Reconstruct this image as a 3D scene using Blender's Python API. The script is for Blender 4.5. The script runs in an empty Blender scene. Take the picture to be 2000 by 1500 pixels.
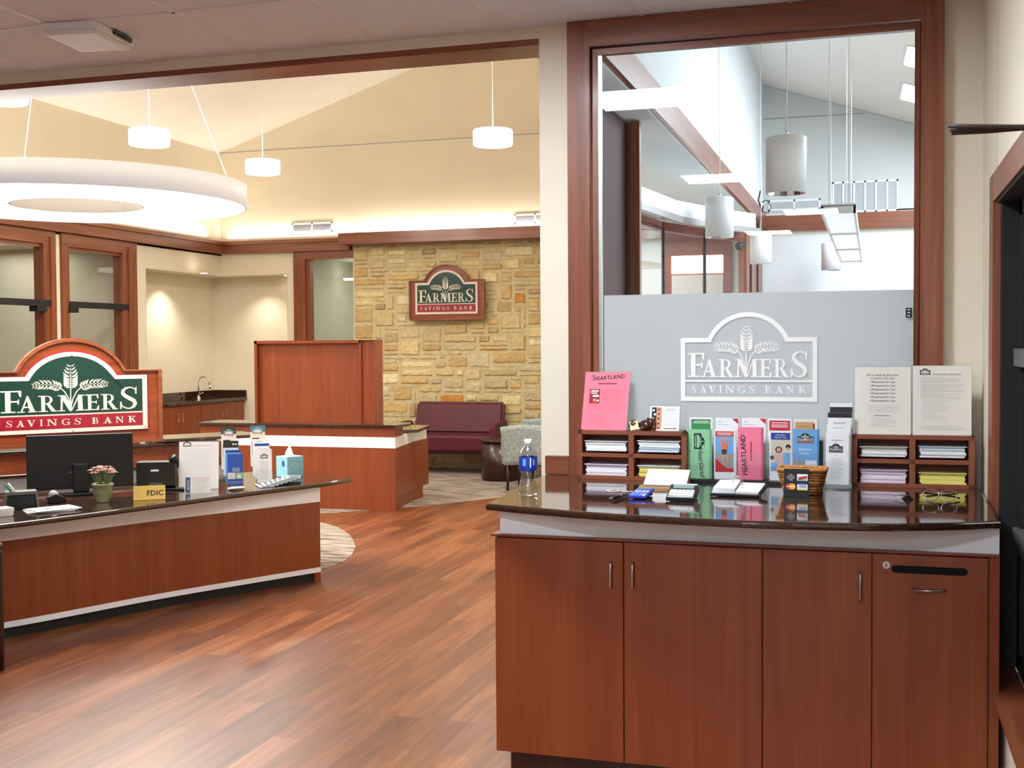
import bpy, bmesh, math, random
from mathutils import Vector, Matrix
random.seed(7)
SC = bpy.context.scene
COL = SC.collection
PI = math.pi
# ------------------------------------------------------------------ camera
EYE = 1.64
FPX, YAW, PITCH, ROLL = 2300.0, -0.29768, -0.03229, -0.00662
def _axes():
    cy, sy = math.cos(YAW), math.sin(YAW)
    f = Vector((sy*math.cos(PITCH), cy*math.cos(PITCH), math.sin(PITCH)))
    r = Vector((cy, -sy, 0)); u = r.cross(f)
    return (r*math.cos(ROLL)+u*math.sin(ROLL), u*math.cos(ROLL)-r*math.sin(ROLL), f)
CR, CU, CF = _axes()
CAM = Vector((0, 0, EYE))
cd = bpy.data.cameras.new('camera'); cam = bpy.data.objects.new('camera', cd); COL.objects.link(cam)
cd.sensor_width = 36; cd.lens = FPX/2000*36; cd.clip_start = .05; cd.clip_end = 100
M = Matrix((CR, CU, -CF)).transposed().to_4x4(); M.translation = CAM
cam.matrix_world = M; SC.camera = cam
def on(x, y, X=None, Y=None, Z=None):
    """point of the place seen at a photo pixel on the plane X=, Y= or Z="""
    d = CR*((x-1000)/FPX)+CU*((750-y)/FPX)+CF
    if X is not None: t = X/d.x
    elif Y is not None: t = Y/d.y
    else: t = (Z-EYE)/d.z
    return CAM+d*t
# ------------------------------------------------------------------ world, exposure
w = bpy.data.worlds.new('world'); SC.world = w; w.use_nodes = True
w.node_tree.nodes['Background'].inputs[0].default_value = (.85, .93, 1, 1)
w.node_tree.nodes['Background'].inputs[1].default_value = 1.0
SC.view_settings.view_transform = 'Standard'; SC.view_settings.look = 'None'
SC.view_settings.exposure = 0.25; SC.view_settings.gamma = 1.0; SC.view_settings.use_curve_mapping = False
L_TROFFER, L_RING, L_DRUM, L_COVE, L_NICHE, L_CYL, L_SKY, L_OFFICE, L_LIN = 80.0, 9.0, 9.0, 26.0, 30.0, 20.0, 16.0, 14.0, 3.0
def area(name, loc, size, power, color=(1, 1, 1), rot=(0, 0, 0), sy=None, spread=None):
    l = bpy.data.lights.new(name, 'AREA'); l.energy = power; l.color = color; l.size = size
    if sy: l.shape = 'RECTANGLE'; l.size_y = sy
    if spread: l.spread = spread
    o = bpy.data.objects.new(name, l); o.location = loc; o.rotation_euler = rot; COL.objects.link(o); return o
def spot(name, loc, power, color=(1, 1, 1), ang=90, blend=.6, rot=(0, 0, 0), rad=.03):
    l = bpy.data.lights.new(name, 'SPOT'); l.energy = power; l.color = color; l.spot_size = math.radians(ang); l.spot_blend = blend; l.shadow_soft_size = rad
    o = bpy.data.objects.new(name, l); o.location = loc; o.rotation_euler = rot; COL.objects.link(o); return o
WARM = (1, .80, .55); COOL = (.76, .88, 1); NEUT = (.86, .93, 1)
# skylight daylight of the room behind the glass, and a side fill with no window
area('skylight_daylight', (1.3, 11.4, 3.85), 1.6, 260, COOL, (0, math.radians(18), 0), sy=5)
area('office_side_fill', (3.3, 8.5, 2.2), 2.2, 90, COOL, (0, math.radians(90), 0), sy=5)
# ceiling troffers of the near room (glowing lenses are built below; these carry their light)
TROFF = [(-1.25, 3.40), (-1.25, .05), (-.63, -2.8), (-1.25, -5.0)]

# ------------------------------------------------------------------ materials
def lin(c):
    def f(v):
        v /= 255.0
        return v/12.92 if v <= .04045 else ((v+.055)/1.055)**2.4
    return (f(c[0]), f(c[1]), f(c[2]), 1)
def mat(name, rgb=(200, 200, 200), rough=.6, metal=0, spec=.5, emit=None, es=0, coat=0, trans=0, ior=1.45, alpha=1, bump=0, bscale=60, noise=0, nscale=8):
    m = bpy.data.materials.new(name); m.use_nodes = True; nt = m.node_tree; b = nt.nodes['Principled BSDF']
    b.inputs['Base Color'].default_value = lin(rgb); b.inputs['Roughness'].default_value = rough; b.inputs['Metallic'].default_value = metal
    b.inputs['Specular IOR Level'].default_value = spec; b.inputs['IOR'].default_value = ior
    b.inputs['Coat Weight'].default_value = coat; b.inputs['Coat Roughness'].default_value = .06
    b.inputs['Transmission Weight'].default_value = trans
    if emit: b.inputs['Emission Color'].default_value = (*emit, 1); b.inputs['Emission Strength'].default_value = es
    if noise or bump:
        tc = nt.nodes.new('ShaderNodeTexCoord')
    if noise:
        n = nt.nodes.new('ShaderNodeTexNoise'); n.inputs['Scale'].default_value = nscale; n.inputs['Detail'].default_value = 6
        r = nt.nodes.new('ShaderNodeValToRGB'); c0 = lin(tuple(max(0, v*(1-noise)) for v in rgb)); c1 = lin(tuple(min(255, v*(1+noise)) for v in rgb))
        r.color_ramp.elements[0].position = .3; r.color_ramp.elements[1].position = .7
        r.color_ramp.elements[0].color = c0; r.color_ramp.elements[1].color = c1
        nt.links.new(tc.outputs['Object'], n.inputs['Vector']); nt.links.new(n.outputs[0], r.inputs[0]); nt.links.new(r.outputs[0], b.inputs['Base Color'])
    if bump:
        n2 = nt.nodes.new('ShaderNodeTexNoise'); n2.inputs['Scale'].default_value = bscale; n2.inputs['Detail'].default_value = 4
        bp = nt.nodes.new('ShaderNodeBump'); bp.inputs['Strength'].default_value = bump; bp.inputs['Distance'].default_value = .01
        nt.links.new(tc.outputs['Object'], n2.inputs['Vector']); nt.links.new(n2.outputs[0], bp.inputs['Height']); nt.links.new(bp.outputs[0], b.inputs['Normal'])
    return m
def wood(name, dark, mid, light, axis='Z', rough=.35, scale=1.0, coat=.15):
    m = bpy.data.materials.new(name); m.use_nodes = True; nt = m.node_tree; b = nt.nodes['Principled BSDF']; N = nt.nodes.new; L = nt.links.new
    tc = N('ShaderNodeTexCoord'); mp = N('ShaderNodeMapping')
    s = {'X': (.6, 14, 14), 'Y': (14, .6, 14), 'Z': (14, 14, .6)}[axis]
    mp.inputs['Scale'].default_value = tuple(v*scale for v in s)
    n = N('ShaderNodeTexNoise'); n.inputs['Scale'].default_value = 1.6; n.inputs['Detail'].default_value = 7; n.inputs['Roughness'].default_value = .62; n.inputs['Distortion'].default_value = .6
    mp2 = N('ShaderNodeMapping'); mp2.inputs['Scale'].default_value = tuple((v*8 if v > 1 else v*4)*scale for v in s)
    n2 = N('ShaderNodeTexNoise'); n2.inputs['Scale'].default_value = 2; n2.inputs['Detail'].default_value = 3
    mx = N('ShaderNodeMath'); mx.operation = 'MULTIPLY_ADD'; mx.inputs[1].default_value = .28
    r = N('ShaderNodeValToRGB'); e = r.color_ramp.elements; e[0].position = .42; e[0].color = lin(dark); e[1].position = .88; e[1].color = lin(light)
    k = e.new(.66); k.color = lin(mid)
    L(tc.outputs['Object'], mp.inputs['Vector']); L(mp.outputs[0], n.inputs['Vector']); L(tc.outputs['Object'], mp2.inputs['Vector']); L(mp2.outputs[0], n2.inputs['Vector'])
    L(n2.outputs[0], mx.inputs[0]); L(n.outputs[0], mx.inputs[2]); L(mx.outputs[0], r.inputs[0]); L(r.outputs[0], b.inputs['Base Color'])
    b.inputs['Roughness'].default_value = rough; b.inputs['Coat Weight'].default_value = coat; b.inputs['Coat Roughness'].default_value = .15
    return m
def glassmat(name, tint=(1, 1, 1), refl=1.0):
    m = bpy.data.materials.new(name); m.use_nodes = True; nt = m.node_tree; nt.nodes.clear(); N = nt.nodes.new
    o = N('ShaderNodeOutputMaterial'); t = N('ShaderNodeBsdfTransparent'); g = N('ShaderNodeBsdfGlossy'); mx = N('ShaderNodeMixShader'); fr = N('ShaderNodeFresnel')
    t.inputs[0].default_value = (*tint, 1); g.inputs['Roughness'].default_value = 0; fr.inputs['IOR'].default_value = 1.5
    mu = N('ShaderNodeMath'); mu.operation = 'MULTIPLY'; mu.inputs[1].default_value = refl
    ge = N('ShaderNodeNewGeometry'); io = N('ShaderNodeMath'); io.operation = 'MULTIPLY_ADD'; io.inputs[1].default_value = 1/1.5-1.5; io.inputs[2].default_value = 1.5; nt.links.new(ge.outputs['Backfacing'], io.inputs[0]); nt.links.new(io.outputs[0], fr.inputs['IOR']); nt.links.new(fr.outputs[0], mu.inputs[0]); nt.links.new(mu.outputs[0], mx.inputs[0]); nt.links.new(t.outputs[0], mx.inputs[1]); nt.links.new(g.outputs[0], mx.inputs[2]); nt.links.new(mx.outputs[0], o.inputs[0])
    return m
CH = ((112, 46, 20), (138, 62, 28), (160, 80, 40))
W_Z = wood('cherry_wood_vertical', *CH); W_X = wood('cherry_wood_along_x', *CH, axis='X'); W_Y = wood('cherry_wood_along_y', *CH, axis='Y')
CAB = wood('cherry_cabinet_laminate', (122, 53, 20), (136, 63, 25), (149, 76, 33), rough=.42, scale=.7, coat=.08)
OAK = wood('oak_casing', (104, 52, 28), (130, 70, 42), (150, 90, 58), rough=.4)
OAKX = wood('oak_casing_along_x', (104, 52, 28), (130, 70, 42), (150, 90, 58), axis='X', rough=.3, coat=.3)
OAKY = wood('oak_casing_along_y', (104, 52, 28), (130, 70, 42), (150, 90, 58), axis='Y', rough=.3)
DARKW = wood('espresso_wood', (36, 14, 10), (52, 22, 14), (66, 32, 20))
ORGW = wood('organizer_wood', (118, 60, 34), (134, 72, 44), (147, 84, 53), axis='X', rough=.5, coat=0)
WALL = mat('cream_paint', (228, 218, 198), .9, noise=.012, nscale=3, spec=.2)
WALLC = mat('pale_office_paint', (222, 226, 226), .9, noise=.01, nscale=3, spec=.2)
WALLW = mat('lobby_paint', (226, 216, 194), .9, noise=.012, nscale=2, spec=.2)
VAULT = mat('vault_paint', (232, 226, 216), .9, noise=.01, nscale=2, spec=.2)
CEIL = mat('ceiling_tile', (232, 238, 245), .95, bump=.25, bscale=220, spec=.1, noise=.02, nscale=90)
WHITE = mat('white_laminate', (246, 248, 252), .35)
WHITEM = mat('white_metal', (232, 232, 234), .4)
BLACK = mat('black_plastic', (11, 11, 12), .45)
BLACKM = mat('black_frame', (26, 26, 27), .55)
GREYM = mat('grey_frame', (92, 92, 90), .5)
STEEL = mat('brushed_steel', (200, 198, 194), .3, metal=1)
CHROME = mat('chrome', (225, 225, 228), .08, metal=1)
GLASS = glassmat('clear_pane'); ACRY = glassmat('clear_acrylic', (.96, .97, .97), .9)
DGLASS = mat('dark_glass', (8, 8, 9), .05)
PAPER = mat('white_paper', (238, 238, 240), .8, spec=.2)
CREAMP = mat('cream_paper', (228, 222, 212), .8, spec=.2)
INK = mat('dark_ink', (48, 46, 50), .8); INK2 = mat('grey_ink', (150, 148, 152), .8)
PINK = mat('pink_paper', (250, 128, 146), .8, spec=.2); PINK2 = mat('deep_pink_paper', (244, 130, 156), .8, spec=.2); PINKL = mat('pink_ink', (196, 84, 100), .8)
GREENP = mat('mint_paper', (146, 204, 158), .8, spec=.2); GREENI = mat('green_ink', (66, 140, 84), .8)
REDI = mat('red_ink', (196, 44, 48), .7); BLUEI = mat('blue_ink', (38, 72, 150), .7); LBLUE = mat('sky_blue_ink', (110, 164, 216), .7)
MARO = mat('maroon_ink', (140, 30, 48), .7); TANP = mat('tan_paper', (202, 158, 110), .8); SKIN = mat('skin_ink', (214, 150, 116), .8)
GOLD = mat('brass_plate', (204, 168, 84), .38, metal=.35)
SGREEN = mat('sign_green', (15, 54, 45), .3, coat=.3); SRED = mat('sign_red', (146, 26, 44), .3, coat=.3); SCREAM = mat('sign_cream', (216, 208, 190), .4)
VINYL = mat('white_vinyl', (244, 242, 236), .6, emit=(1, 1, 1), es=0)
LILAC = mat('lilac_paper', (230, 214, 230), .8); YELP = mat('yellow_paper', (236, 222, 124), .8); PBLUE = mat('pale_blue_paper', (214, 226, 238), .8)
def emis(name, rgb, s):
    m = bpy.data.materials.new(name); m.use_nodes = True; nt = m.node_tree; b = nt.nodes['Principled BSDF']
    b.inputs['Base Color'].default_value = (.8, .8, .8, 1); b.inputs['Emission Color'].default_value = (*rgb, 1); b.inputs['Emission Strength'].default_value = s; return m
E_TROF = emis('troffer_lens_glow', NEUT, L_TROFFER); E_RING = emis('ring_lens_glow', (1, .96, .90), L_RING); E_DRUM = emis('drum_shade_glow', (1, .97, .90), L_DRUM)
E_COVE = emis('cove_strip_glow', (1, .78, .46), L_COVE); E_SKY = emis('skylight_pane_glow', (.94, .97, 1), 6.0); E_CYL = emis('pendant_lamp_glow', (1, .97, .92), 14.0)
E_LIN = emis('linear_lens_glow', (.93, .96, 1), .45); E_OFF = emis('office_light_glow', (1, .97, .9), 5.0); E_POT = emis('downlight_glow', (1, .9, .72), 12.0)
def granite():
    m = mat('dark_granite', (58, 36, 22), .07, coat=.6); nt = m.node_tree; b = nt.nodes['Principled BSDF']
    tc = nt.nodes.new('ShaderNodeTexCoord'); v = nt.nodes.new('ShaderNodeTexVoronoi'); v.inputs['Scale'].default_value = 260
    r = nt.nodes.new('ShaderNodeValToRGB'); e = r.color_ramp.elements; e[0].position = .1; e[0].color = lin((40, 25, 16)); e[1].position = .9; e[1].color = lin((62, 40, 27))
    nt.links.new(tc.outputs['Object'], v.inputs['Vector']); nt.links.new(v.outputs['Color'], r.inputs[0]); nt.links.new(r.outputs[0], b.inputs['Base Color']); return m
GRAN = granite()
def floormat():
    m = bpy.data.materials.new('cherry_plank_floor'); m.use_nodes = True; nt = m.node_tree; b = nt.nodes['Principled BSDF']; N = nt.nodes.new; L = nt.links.new
    tc = N('ShaderNodeTexCoord'); mp = N('ShaderNodeMapping'); mp.inputs['Rotation'].default_value = (0, 0, PI/2)
    br = N('ShaderNodeTexBrick'); br.inputs['Scale'].default_value = 1; br.inputs['Brick Width'].default_value = 1.1; br.inputs['Row Height'].default_value = .127
    br.inputs['Mortar Size'].default_value = .0012; br.inputs['Color1'].default_value = (0, 0, 0, 1); br.inputs['Color2'].default_value = (1, 1, 1, 1); br.inputs['Mortar'].default_value = (.3, .3, .3, 1); br.offset = .37
    L(tc.outputs['Object'], mp.inputs['Vector']); L(mp.outputs[0], br.inputs['Vector'])
    mp2 = N('ShaderNodeMapping'); mp2.inputs['Scale'].default_value = (14, 1.0, 1); n = N('ShaderNodeTexNoise'); n.inputs['Scale'].default_value = 1.5; n.inputs['Detail'].default_value = 8; n.inputs['Roughness'].default_value = .65; n.inputs['Distortion'].default_value = .5
    L(tc.outputs['Object'], mp2.inputs['Vector']); L(mp2.outputs[0], n.inputs['Vector'])
    a = N('ShaderNodeMath'); a.operation = 'MULTIPLY_ADD'; a.inputs[1].default_value = .3; L(br.outputs['Color'], a.inputs[0]); L(n.outputs[0], a.inputs[2])
    r = N('ShaderNodeValToRGB'); e = r.color_ramp.elements; e[0].position = .34; e[0].color = lin((80, 40, 21)); e[1].position = .98; e[1].color = lin((164, 104, 64)); k = e.new(.64); k.color = lin((120, 67, 37))
    L(a.outputs[0], r.inputs[0]); L(r.outputs[0], b.inputs['Base Color']); b.inputs['Roughness'].default_value = .36
    bp = N('ShaderNodeBump'); bp.inputs['Strength'].default_value = .12; bp.inputs['Distance'].default_value = .004; L(n.outputs[0], bp.inputs['Height']); L(bp.outputs[0], b.inputs['Normal'])
    return m
def carpetmat():
    m = bpy.data.materials.new('streaked_carpet'); m.use_nodes = True; nt = m.node_tree; b = nt.nodes['Principled BSDF']; N = nt.nodes.new; L = nt.links.new
    tc = N('ShaderNodeTexCoord'); mp = N('ShaderNodeMapping'); mp.inputs['Scale'].default_value = (3.0, 34, 1); mp.inputs['Rotation'].default_value = (0, 0, .12)
    n = N('ShaderNodeTexNoise'); n.inputs['Scale'].default_value = 1.0; n.inputs['Detail'].default_value = 4; n.inputs['Roughness'].default_value = .6
    L(tc.outputs['Object'], mp.inputs['Vector']); L(mp.outputs[0], n.inputs['Vector'])
    r = N('ShaderNodeValToRGB'); e = r.color_ramp.elements; e[0].position = .38; e[0].color = lin((86, 70, 62)); e[1].position = .58; e[1].color = lin((186, 172, 158)); k = e.new(.48); k.color = lin((142, 126, 114))
    L(n.outputs[0], r.inputs[0]); L(r.outputs[0], b.inputs['Base Color']); b.inputs['Roughness'].default_value = .95; return m
def filmmat():
    m = bpy.data.materials.new('frosted_film'); m.use_nodes = True; nt = m.node_tree; nt.nodes.clear(); N = nt.nodes.new; L = nt.links.new
    o = N('ShaderNodeOutputMaterial'); t = N('ShaderNodeBsdfTranslucent'); d = N('ShaderNodeBsdfDiffuse'); mx = N('ShaderNodeMixShader'); mx.inputs[0].default_value = .6
    t.inputs[0].default_value = lin((224, 227, 229)); d.inputs[0].default_value = lin((182, 184, 184)); L(t.outputs[0], mx.inputs[1]); L(d.outputs[0], mx.inputs[2]); L(mx.outputs[0], o.inputs[0]); return m
def fabric():
    m = mat('leaf_pattern_fabric', (150, 166, 162), .9, spec=.1); nt = m.node_tree; b = nt.nodes['Principled BSDF']; N = nt.nodes.new
    tc = N('ShaderNodeTexCoord'); v = N('ShaderNodeTexVoronoi'); v.feature = 'DISTANCE_TO_EDGE'; v.inputs['Scale'].default_value = 24
    n = N('ShaderNodeTexNoise'); n.inputs['Scale'].default_value = 20; ad = N('ShaderNodeMixRGB'); ad.inputs[0].default_value = .08
    r = N('ShaderNodeValToRGB'); e = r.color_ramp.elements; e[0].position = .015; e[0].color = lin((200, 204, 196)); e[1].position = .06; e[1].color = lin((150, 164, 163))
    L = nt.links.new; L(tc.outputs['Object'], ad.inputs[1]); L(n.outputs['Color'], ad.inputs[2]); L(tc.outputs['Object'], n.inputs['Vector']); L(ad.outputs[0], v.inputs['Vector']); L(v.outputs['Distance'], r.inputs[0]); L(r.outputs[0], b.inputs['Base Color']); return m
GREYP = mat('grey_paper', (178, 180, 184), .7); OFFW = mat('office_beige_paint', (206, 205, 184), .9, spec=.2); FLOOR = floormat(); CARP = carpetmat(); FILM = filmmat(); FAB = fabric()
BURG = mat('burgundy_vinyl', (92, 26, 40), .5, noise=.04, nscale=20)
def stonemat():
    m = bpy.data.materials.new('limestone_ashlar'); m.use_nodes = True; nt = m.node_tree; b = nt.nodes['Principled BSDF']; N = nt.nodes.new; L = nt.links.new
    at = N('ShaderNodeVertexColor'); at.layer_name = 'stone'; tc = N('ShaderNodeTexCoord')
    n = N('ShaderNodeTexNoise'); n.inputs['Scale'].default_value = 14; n.inputs['Detail'].default_value = 8; n.inputs['Roughness'].default_value = .7
    r = N('ShaderNodeValToRGB'); e = r.color_ramp.elements; e[0].position = .3; e[0].color = (.80, .74, .66, 1); e[1].position = .62; e[1].color = (1.05, 1.05, 1.05, 1)
    mx = N('ShaderNodeMixRGB'); mx.blend_type = 'MULTIPLY'; mx.inputs[0].default_value = 1
    L(tc.outputs['Object'], n.inputs['Vector']); L(n.outputs[0], r.inputs[0]); L(at.outputs['Color'], mx.inputs[1]); L(r.outputs[0], mx.inputs[2]); L(mx.outputs[0], b.inputs['Base Color'])
    bp = N('ShaderNodeBump'); bp.inputs['Strength'].default_value = .7; bp.inputs['Distance'].default_value = .02; L(n.outputs[0], bp.inputs['Height']); L(bp.outputs[0], b.inputs['Normal']); b.inputs['Roughness'].default_value = .9; return m
STONE = stonemat()

# ------------------------------------------------------------------ mesh helpers
class MB:
    """collects shapes (each with its own material) and links them as ONE mesh object"""
    def __init__(s): s.v = []; s.f = []; s.m = []; s.mats = []; s.T = None; s.smooth = []
    def mi(s, m):
        if m not in s.mats: s.mats.append(m)
        return s.mats.index(m)
    def add(s, vs, fs, m, smooth=False):
        k = len(s.v); i = s.mi(m)
        s.v += [s.T @ Vector(v) if s.T else Vector(v) for v in vs]
        for f in fs: s.f.append([a+k for a in f]); s.m.append(i); s.smooth.append(smooth)
        return s
    def box(s, x0, x1, y0, y1, z0, z1, m, bev=0):
        if bev:
            bm = bmesh.new(); bmesh.ops.create_cube(bm, size=1)
            for v in bm.verts: v.co = Vector(((x0+x1)/2+v.co.x*(x1-x0), (y0+y1)/2+v.co.y*(y1-y0), (z0+z1)/2+v.co.z*(z1-z0)))
            bmesh.ops.bevel(bm, geom=bm.edges[:], offset=bev, segments=2, affect='EDGES', profile=.6)
            return s.bm(bm, m)
        v = [(x, y, z) for x in (x0, x1) for y in (y0, y1) for z in (z0, z1)]
        return s.add(v, [(0, 1, 3, 2), (4, 6, 7, 5), (0, 4, 5, 1), (2, 3, 7, 6), (0, 2, 6, 4), (1, 5, 7, 3)], m)
    def bm(s, bm, m, smooth=False):
        bm.verts.ensure_lookup_table(); vs = [v.co.copy() for v in bm.verts]; fs = [[v.index for v in f.verts] for f in bm.faces]
        bm.free(); return s.add(vs, fs, m, smooth)
    def prism(s, pts, z0, z1, m, bev=0, axis='Z', smooth=False):
        """polygon pts extruded; axis Z: pts are (x,y); axis Y: pts are (x,z) extruded along y; axis X: pts (y,z)"""
        n = len(pts)
        cv = {'Z': lambda p, t: (p[0], p[1], t), 'Y': lambda p, t: (p[0], t, p[1]), 'X': lambda p, t: (t, p[0], p[1])}[axis]
        if bev:
            bm = bmesh.new(); a = [bm.verts.new(cv(p, z0)) for p in pts]; b = [bm.verts.new(cv(p, z1)) for p in pts]
            bm.faces.new(a[::-1]); bm.faces.new(b)
            for i in range(n): bm.faces.new((a[i], a[(i+1) % n], b[(i+1) % n], b[i]))
            bmesh.ops.recalc_face_normals(bm, faces=bm.faces[:])
            es = [e for e in bm.edges if not (e.verts[0] in a and e.verts[1] in b) and not (e.verts[1] in a and e.verts[0] in b)]
            bmesh.ops.bevel(bm, geom=es, offset=bev, segments=4, affect='EDGES', profile=.5); bm.verts.index_update()
            return s.bm(bm, m, smooth)
        vs = [cv(p, z0) for p in pts]+[cv(p, z1) for p in pts]
        return s.add(vs, [list(range(n))[::-1], list(range(n, 2*n))]+[(i, (i+1) % n, n+(i+1) % n, n+i) for i in range(n)], m, smooth)
    def tube(s, pts, r, m, seg=10, cap=True):
        pts = [Vector(p) for p in pts]; n = len(pts); rs = r if isinstance(r, (list, tuple)) else [r]*n
        vs = []; fs = []; up = Vector((0, 0, 1))
        for i, p in enumerate(pts):
            d = (pts[min(i+1, n-1)]-pts[max(i-1, 0)]).normalized()
            a = d.cross(up) if abs(d.dot(up)) < .98 else d.cross(Vector((1, 0, 0)))
            a.normalize(); b = d.cross(a)
            for k in range(seg):
                t = 2*PI*k/seg; vs.append(p+a*math.cos(t)*rs[i]+b*math.sin(t)*rs[i])
        for i in range(n-1):
            for k in range(seg): fs.append((i*seg+k, i*seg+(k+1) % seg, (i+1)*seg+(k+1) % seg, (i+1)*seg+k))
        if cap: fs += [list(range(seg))[::-1], [(n-1)*seg+k for k in range(seg)]]
        return s.add(vs, fs, m, True)
    def lathe(s, prof, m, c=(0, 0, 0), seg=32, smooth=True):
        vs = []; fs = []; n = len(prof)
        for r, z in prof:
            for k in range(seg):
                t = 2*PI*k/seg; vs.append((c[0]+r*math.cos(t), c[1]+r*math.sin(t), c[2]+z))
        for i in range(n-1):
            for k in range(seg): fs.append((i*seg+k, i*seg+(k+1) % seg, (i+1)*seg+(k+1) % seg, (i+1)*seg+k))
        return s.add(vs, fs, m, smooth)
    def ball(s, c, r, m, sc=(1, 1, 1), seg=12):
        return s.lathe([(max(1e-4, math.cos(a)*r*sc[0]), math.sin(a)*r*sc[2]) for a in [(-.5+i/8)*PI for i in range(9)]], m, c, seg)
    def quad(s, a, b, c, d, m): return s.add([a, b, c, d], [(0, 1, 2, 3)], m)
    def build(s, name, parent=None, bev=0):
        me = bpy.data.meshes.new(name); me.from_pydata([tuple(v) for v in s.v], [], s.f)
        for m in s.mats: me.materials.append(m)
        me.polygons.foreach_set('material_index', s.m); me.polygons.foreach_set('use_smooth', s.smooth); me.update()
        bm = bmesh.new(); bm.from_mesh(me); bmesh.ops.recalc_face_normals(bm, faces=bm.faces[:]) if not getattr(s, 'keep', False) else None; bm.to_mesh(me); bm.free()
        o = bpy.data.objects.new(name, me); COL.objects.link(o)
        if parent: o.parent = parent
        if any(s.smooth):
            for p in me.polygons: pass
        if bev:
            md = o.modifiers.new('bevel', 'BEVEL'); md.width = bev; md.segments = 2; md.limit_method = 'ANGLE'; md.angle_limit = .7
        return o
def tag(o, label=None, cat=None, group=None, kind=None):
    if label: o['label'] = label
    if cat: o['category'] = cat
    if group: o['group'] = group
    if kind: o['kind'] = kind
    return o
def thing(name, label, cat, loc=(0, 0, 0), rz=0, group=None, rx=0):
    o = bpy.data.objects.new(name, None); o.empty_display_size = .1; COL.objects.link(o); o.location = loc; o.rotation_euler = (rx, 0, rz)
    return tag(o, label, cat, group)
def struct(name, mb, label, cat='wall'):
    o = mb.build(name) if isinstance(mb, MB) else mb
    return tag(o, label, cat, None, 'structure')
def dup(root, loc=None, rz=None, label=None, group=None):
    r = root.copy(); COL.objects.link(r)
    if loc is not None: r.location = loc
    if rz is not None: r.rotation_euler.z = rz
    if label: r['label'] = label
    if group: r['group'] = group
    for ch in list(root.children):
        c = ch.copy(); COL.objects.link(c); c.parent = r
        for g in list(ch.children):
            d = g.copy(); COL.objects.link(d); d.parent = c
    return r

# ------------------------------------------------------------------ flat art: strokes, letters, emblem (drawn in a u,v frame on a face)
class Art:
    """draws polygons on a plane: origin o, axes u, v (unit), normal n; h is the lift above the plane"""
    def __init__(s, mb, o, u, v, n, lift=.0006): s.mb = mb; s.o = Vector(o); s.u = Vector(u); s.v = Vector(v); s.n = Vector(n); s.l = lift; s.vm = None
    cnt = 0
    def poly(s, pts, m, k=1):
        Art.cnt = (Art.cnt+1) % 9
        if s.vm: pts = [(p[0], s.vm(p[1])) for p in pts]
        vs = [s.o+s.u*p[0]+s.v*p[1]+s.n*(s.l*k+Art.cnt*3e-5) for p in pts]
        bm = bmesh.new(); f = bm.faces.new([bm.verts.new(v) for v in vs])
        if len(vs) > 4: bmesh.ops.triangulate(bm, faces=[f], ngon_method='EAR_CLIP')
        bm.normal_update()
        for q in bm.faces:
            if q.normal.dot(s.n) < 0: q.normal_flip()
        bm.verts.index_update(); s.mb.bm(bm, m)
    def rect(s, x0, y0, x1, y1, m, k=1): s.poly([(x0, y0), (x1, y0), (x1, y1), (x0, y1)], m, k)
    def strip(s, pts, ws, m, k=1):
        n = len(pts); ws = ws if isinstance(ws, (list, tuple)) else [ws]*n; L = []; R = []
        for i in range(n):
            a = pts[max(i-1, 0)]; b = pts[min(i+1, n-1)]; dx, dy = b[0]-a[0], b[1]-a[1]; q = math.hypot(dx, dy) or 1
            nx, ny = -dy/q*ws[i]/2, dx/q*ws[i]/2; L.append((pts[i][0]+nx, pts[i][1]+ny)); R.append((pts[i][0]-nx, pts[i][1]-ny))
        for i in range(n-1): s.poly([L[i], L[i+1], R[i+1], R[i]], m, k)
    def disc(s, x, y, r, m, k=1, seg=16, sy=1): s.poly([(x+r*math.cos(2*PI*i/seg), y+r*sy*math.sin(2*PI*i/seg)) for i in range(seg)], m, k)
    def lines(s, x0, y0, x1, y1, n, m, k=1, w=.0016, rag=.25):
        for i in range(n):
            y = y1-(y1-y0)*i/max(1, n-1); s.rect(x0, y-w/2, x1-(x1-x0)*rag*random.random()*(random.random() < .6), y+w/2, m, k)
    def text(s, txt, x, y, size, m, k=1, align='CENTER', rot=0, bold=0, sx=1, shear=0):
        c = bpy.data.curves.new('t', 'FONT'); c.body = txt; c.size = size*1.38; c.align_x = align; c.offset = bold*size; c.shear = shear; c.resolution_u = 2
        ob = bpy.data.objects.new('t', c); COL.objects.link(ob); bpy.context.view_layer.update()
        me = bpy.data.meshes.new_from_object(ob); bpy.data.objects.remove(ob); bpy.data.curves.remove(c)
        ca, sa = math.cos(rot), math.sin(rot)
        vs = [s.o+s.u*(x+(v.co.x*sx*ca-v.co.y*sa))+s.v*(y+(v.co.x*sx*sa+v.co.y*ca))+s.n*(s.l*k) for v in me.vertices]
        s.mb.add(vs, [list(p.vertices) for p in me.polygons], m); bpy.data.meshes.remove(me)
def arc(cx, cy, rx, ry, a0, a1, n=10): return [(cx+rx*math.cos(math.radians(a0+(a1-a0)*i/n)), cy+ry*math.sin(math.radians(a0+(a1-a0)*i/n))) for i in range(n+1)]
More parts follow.
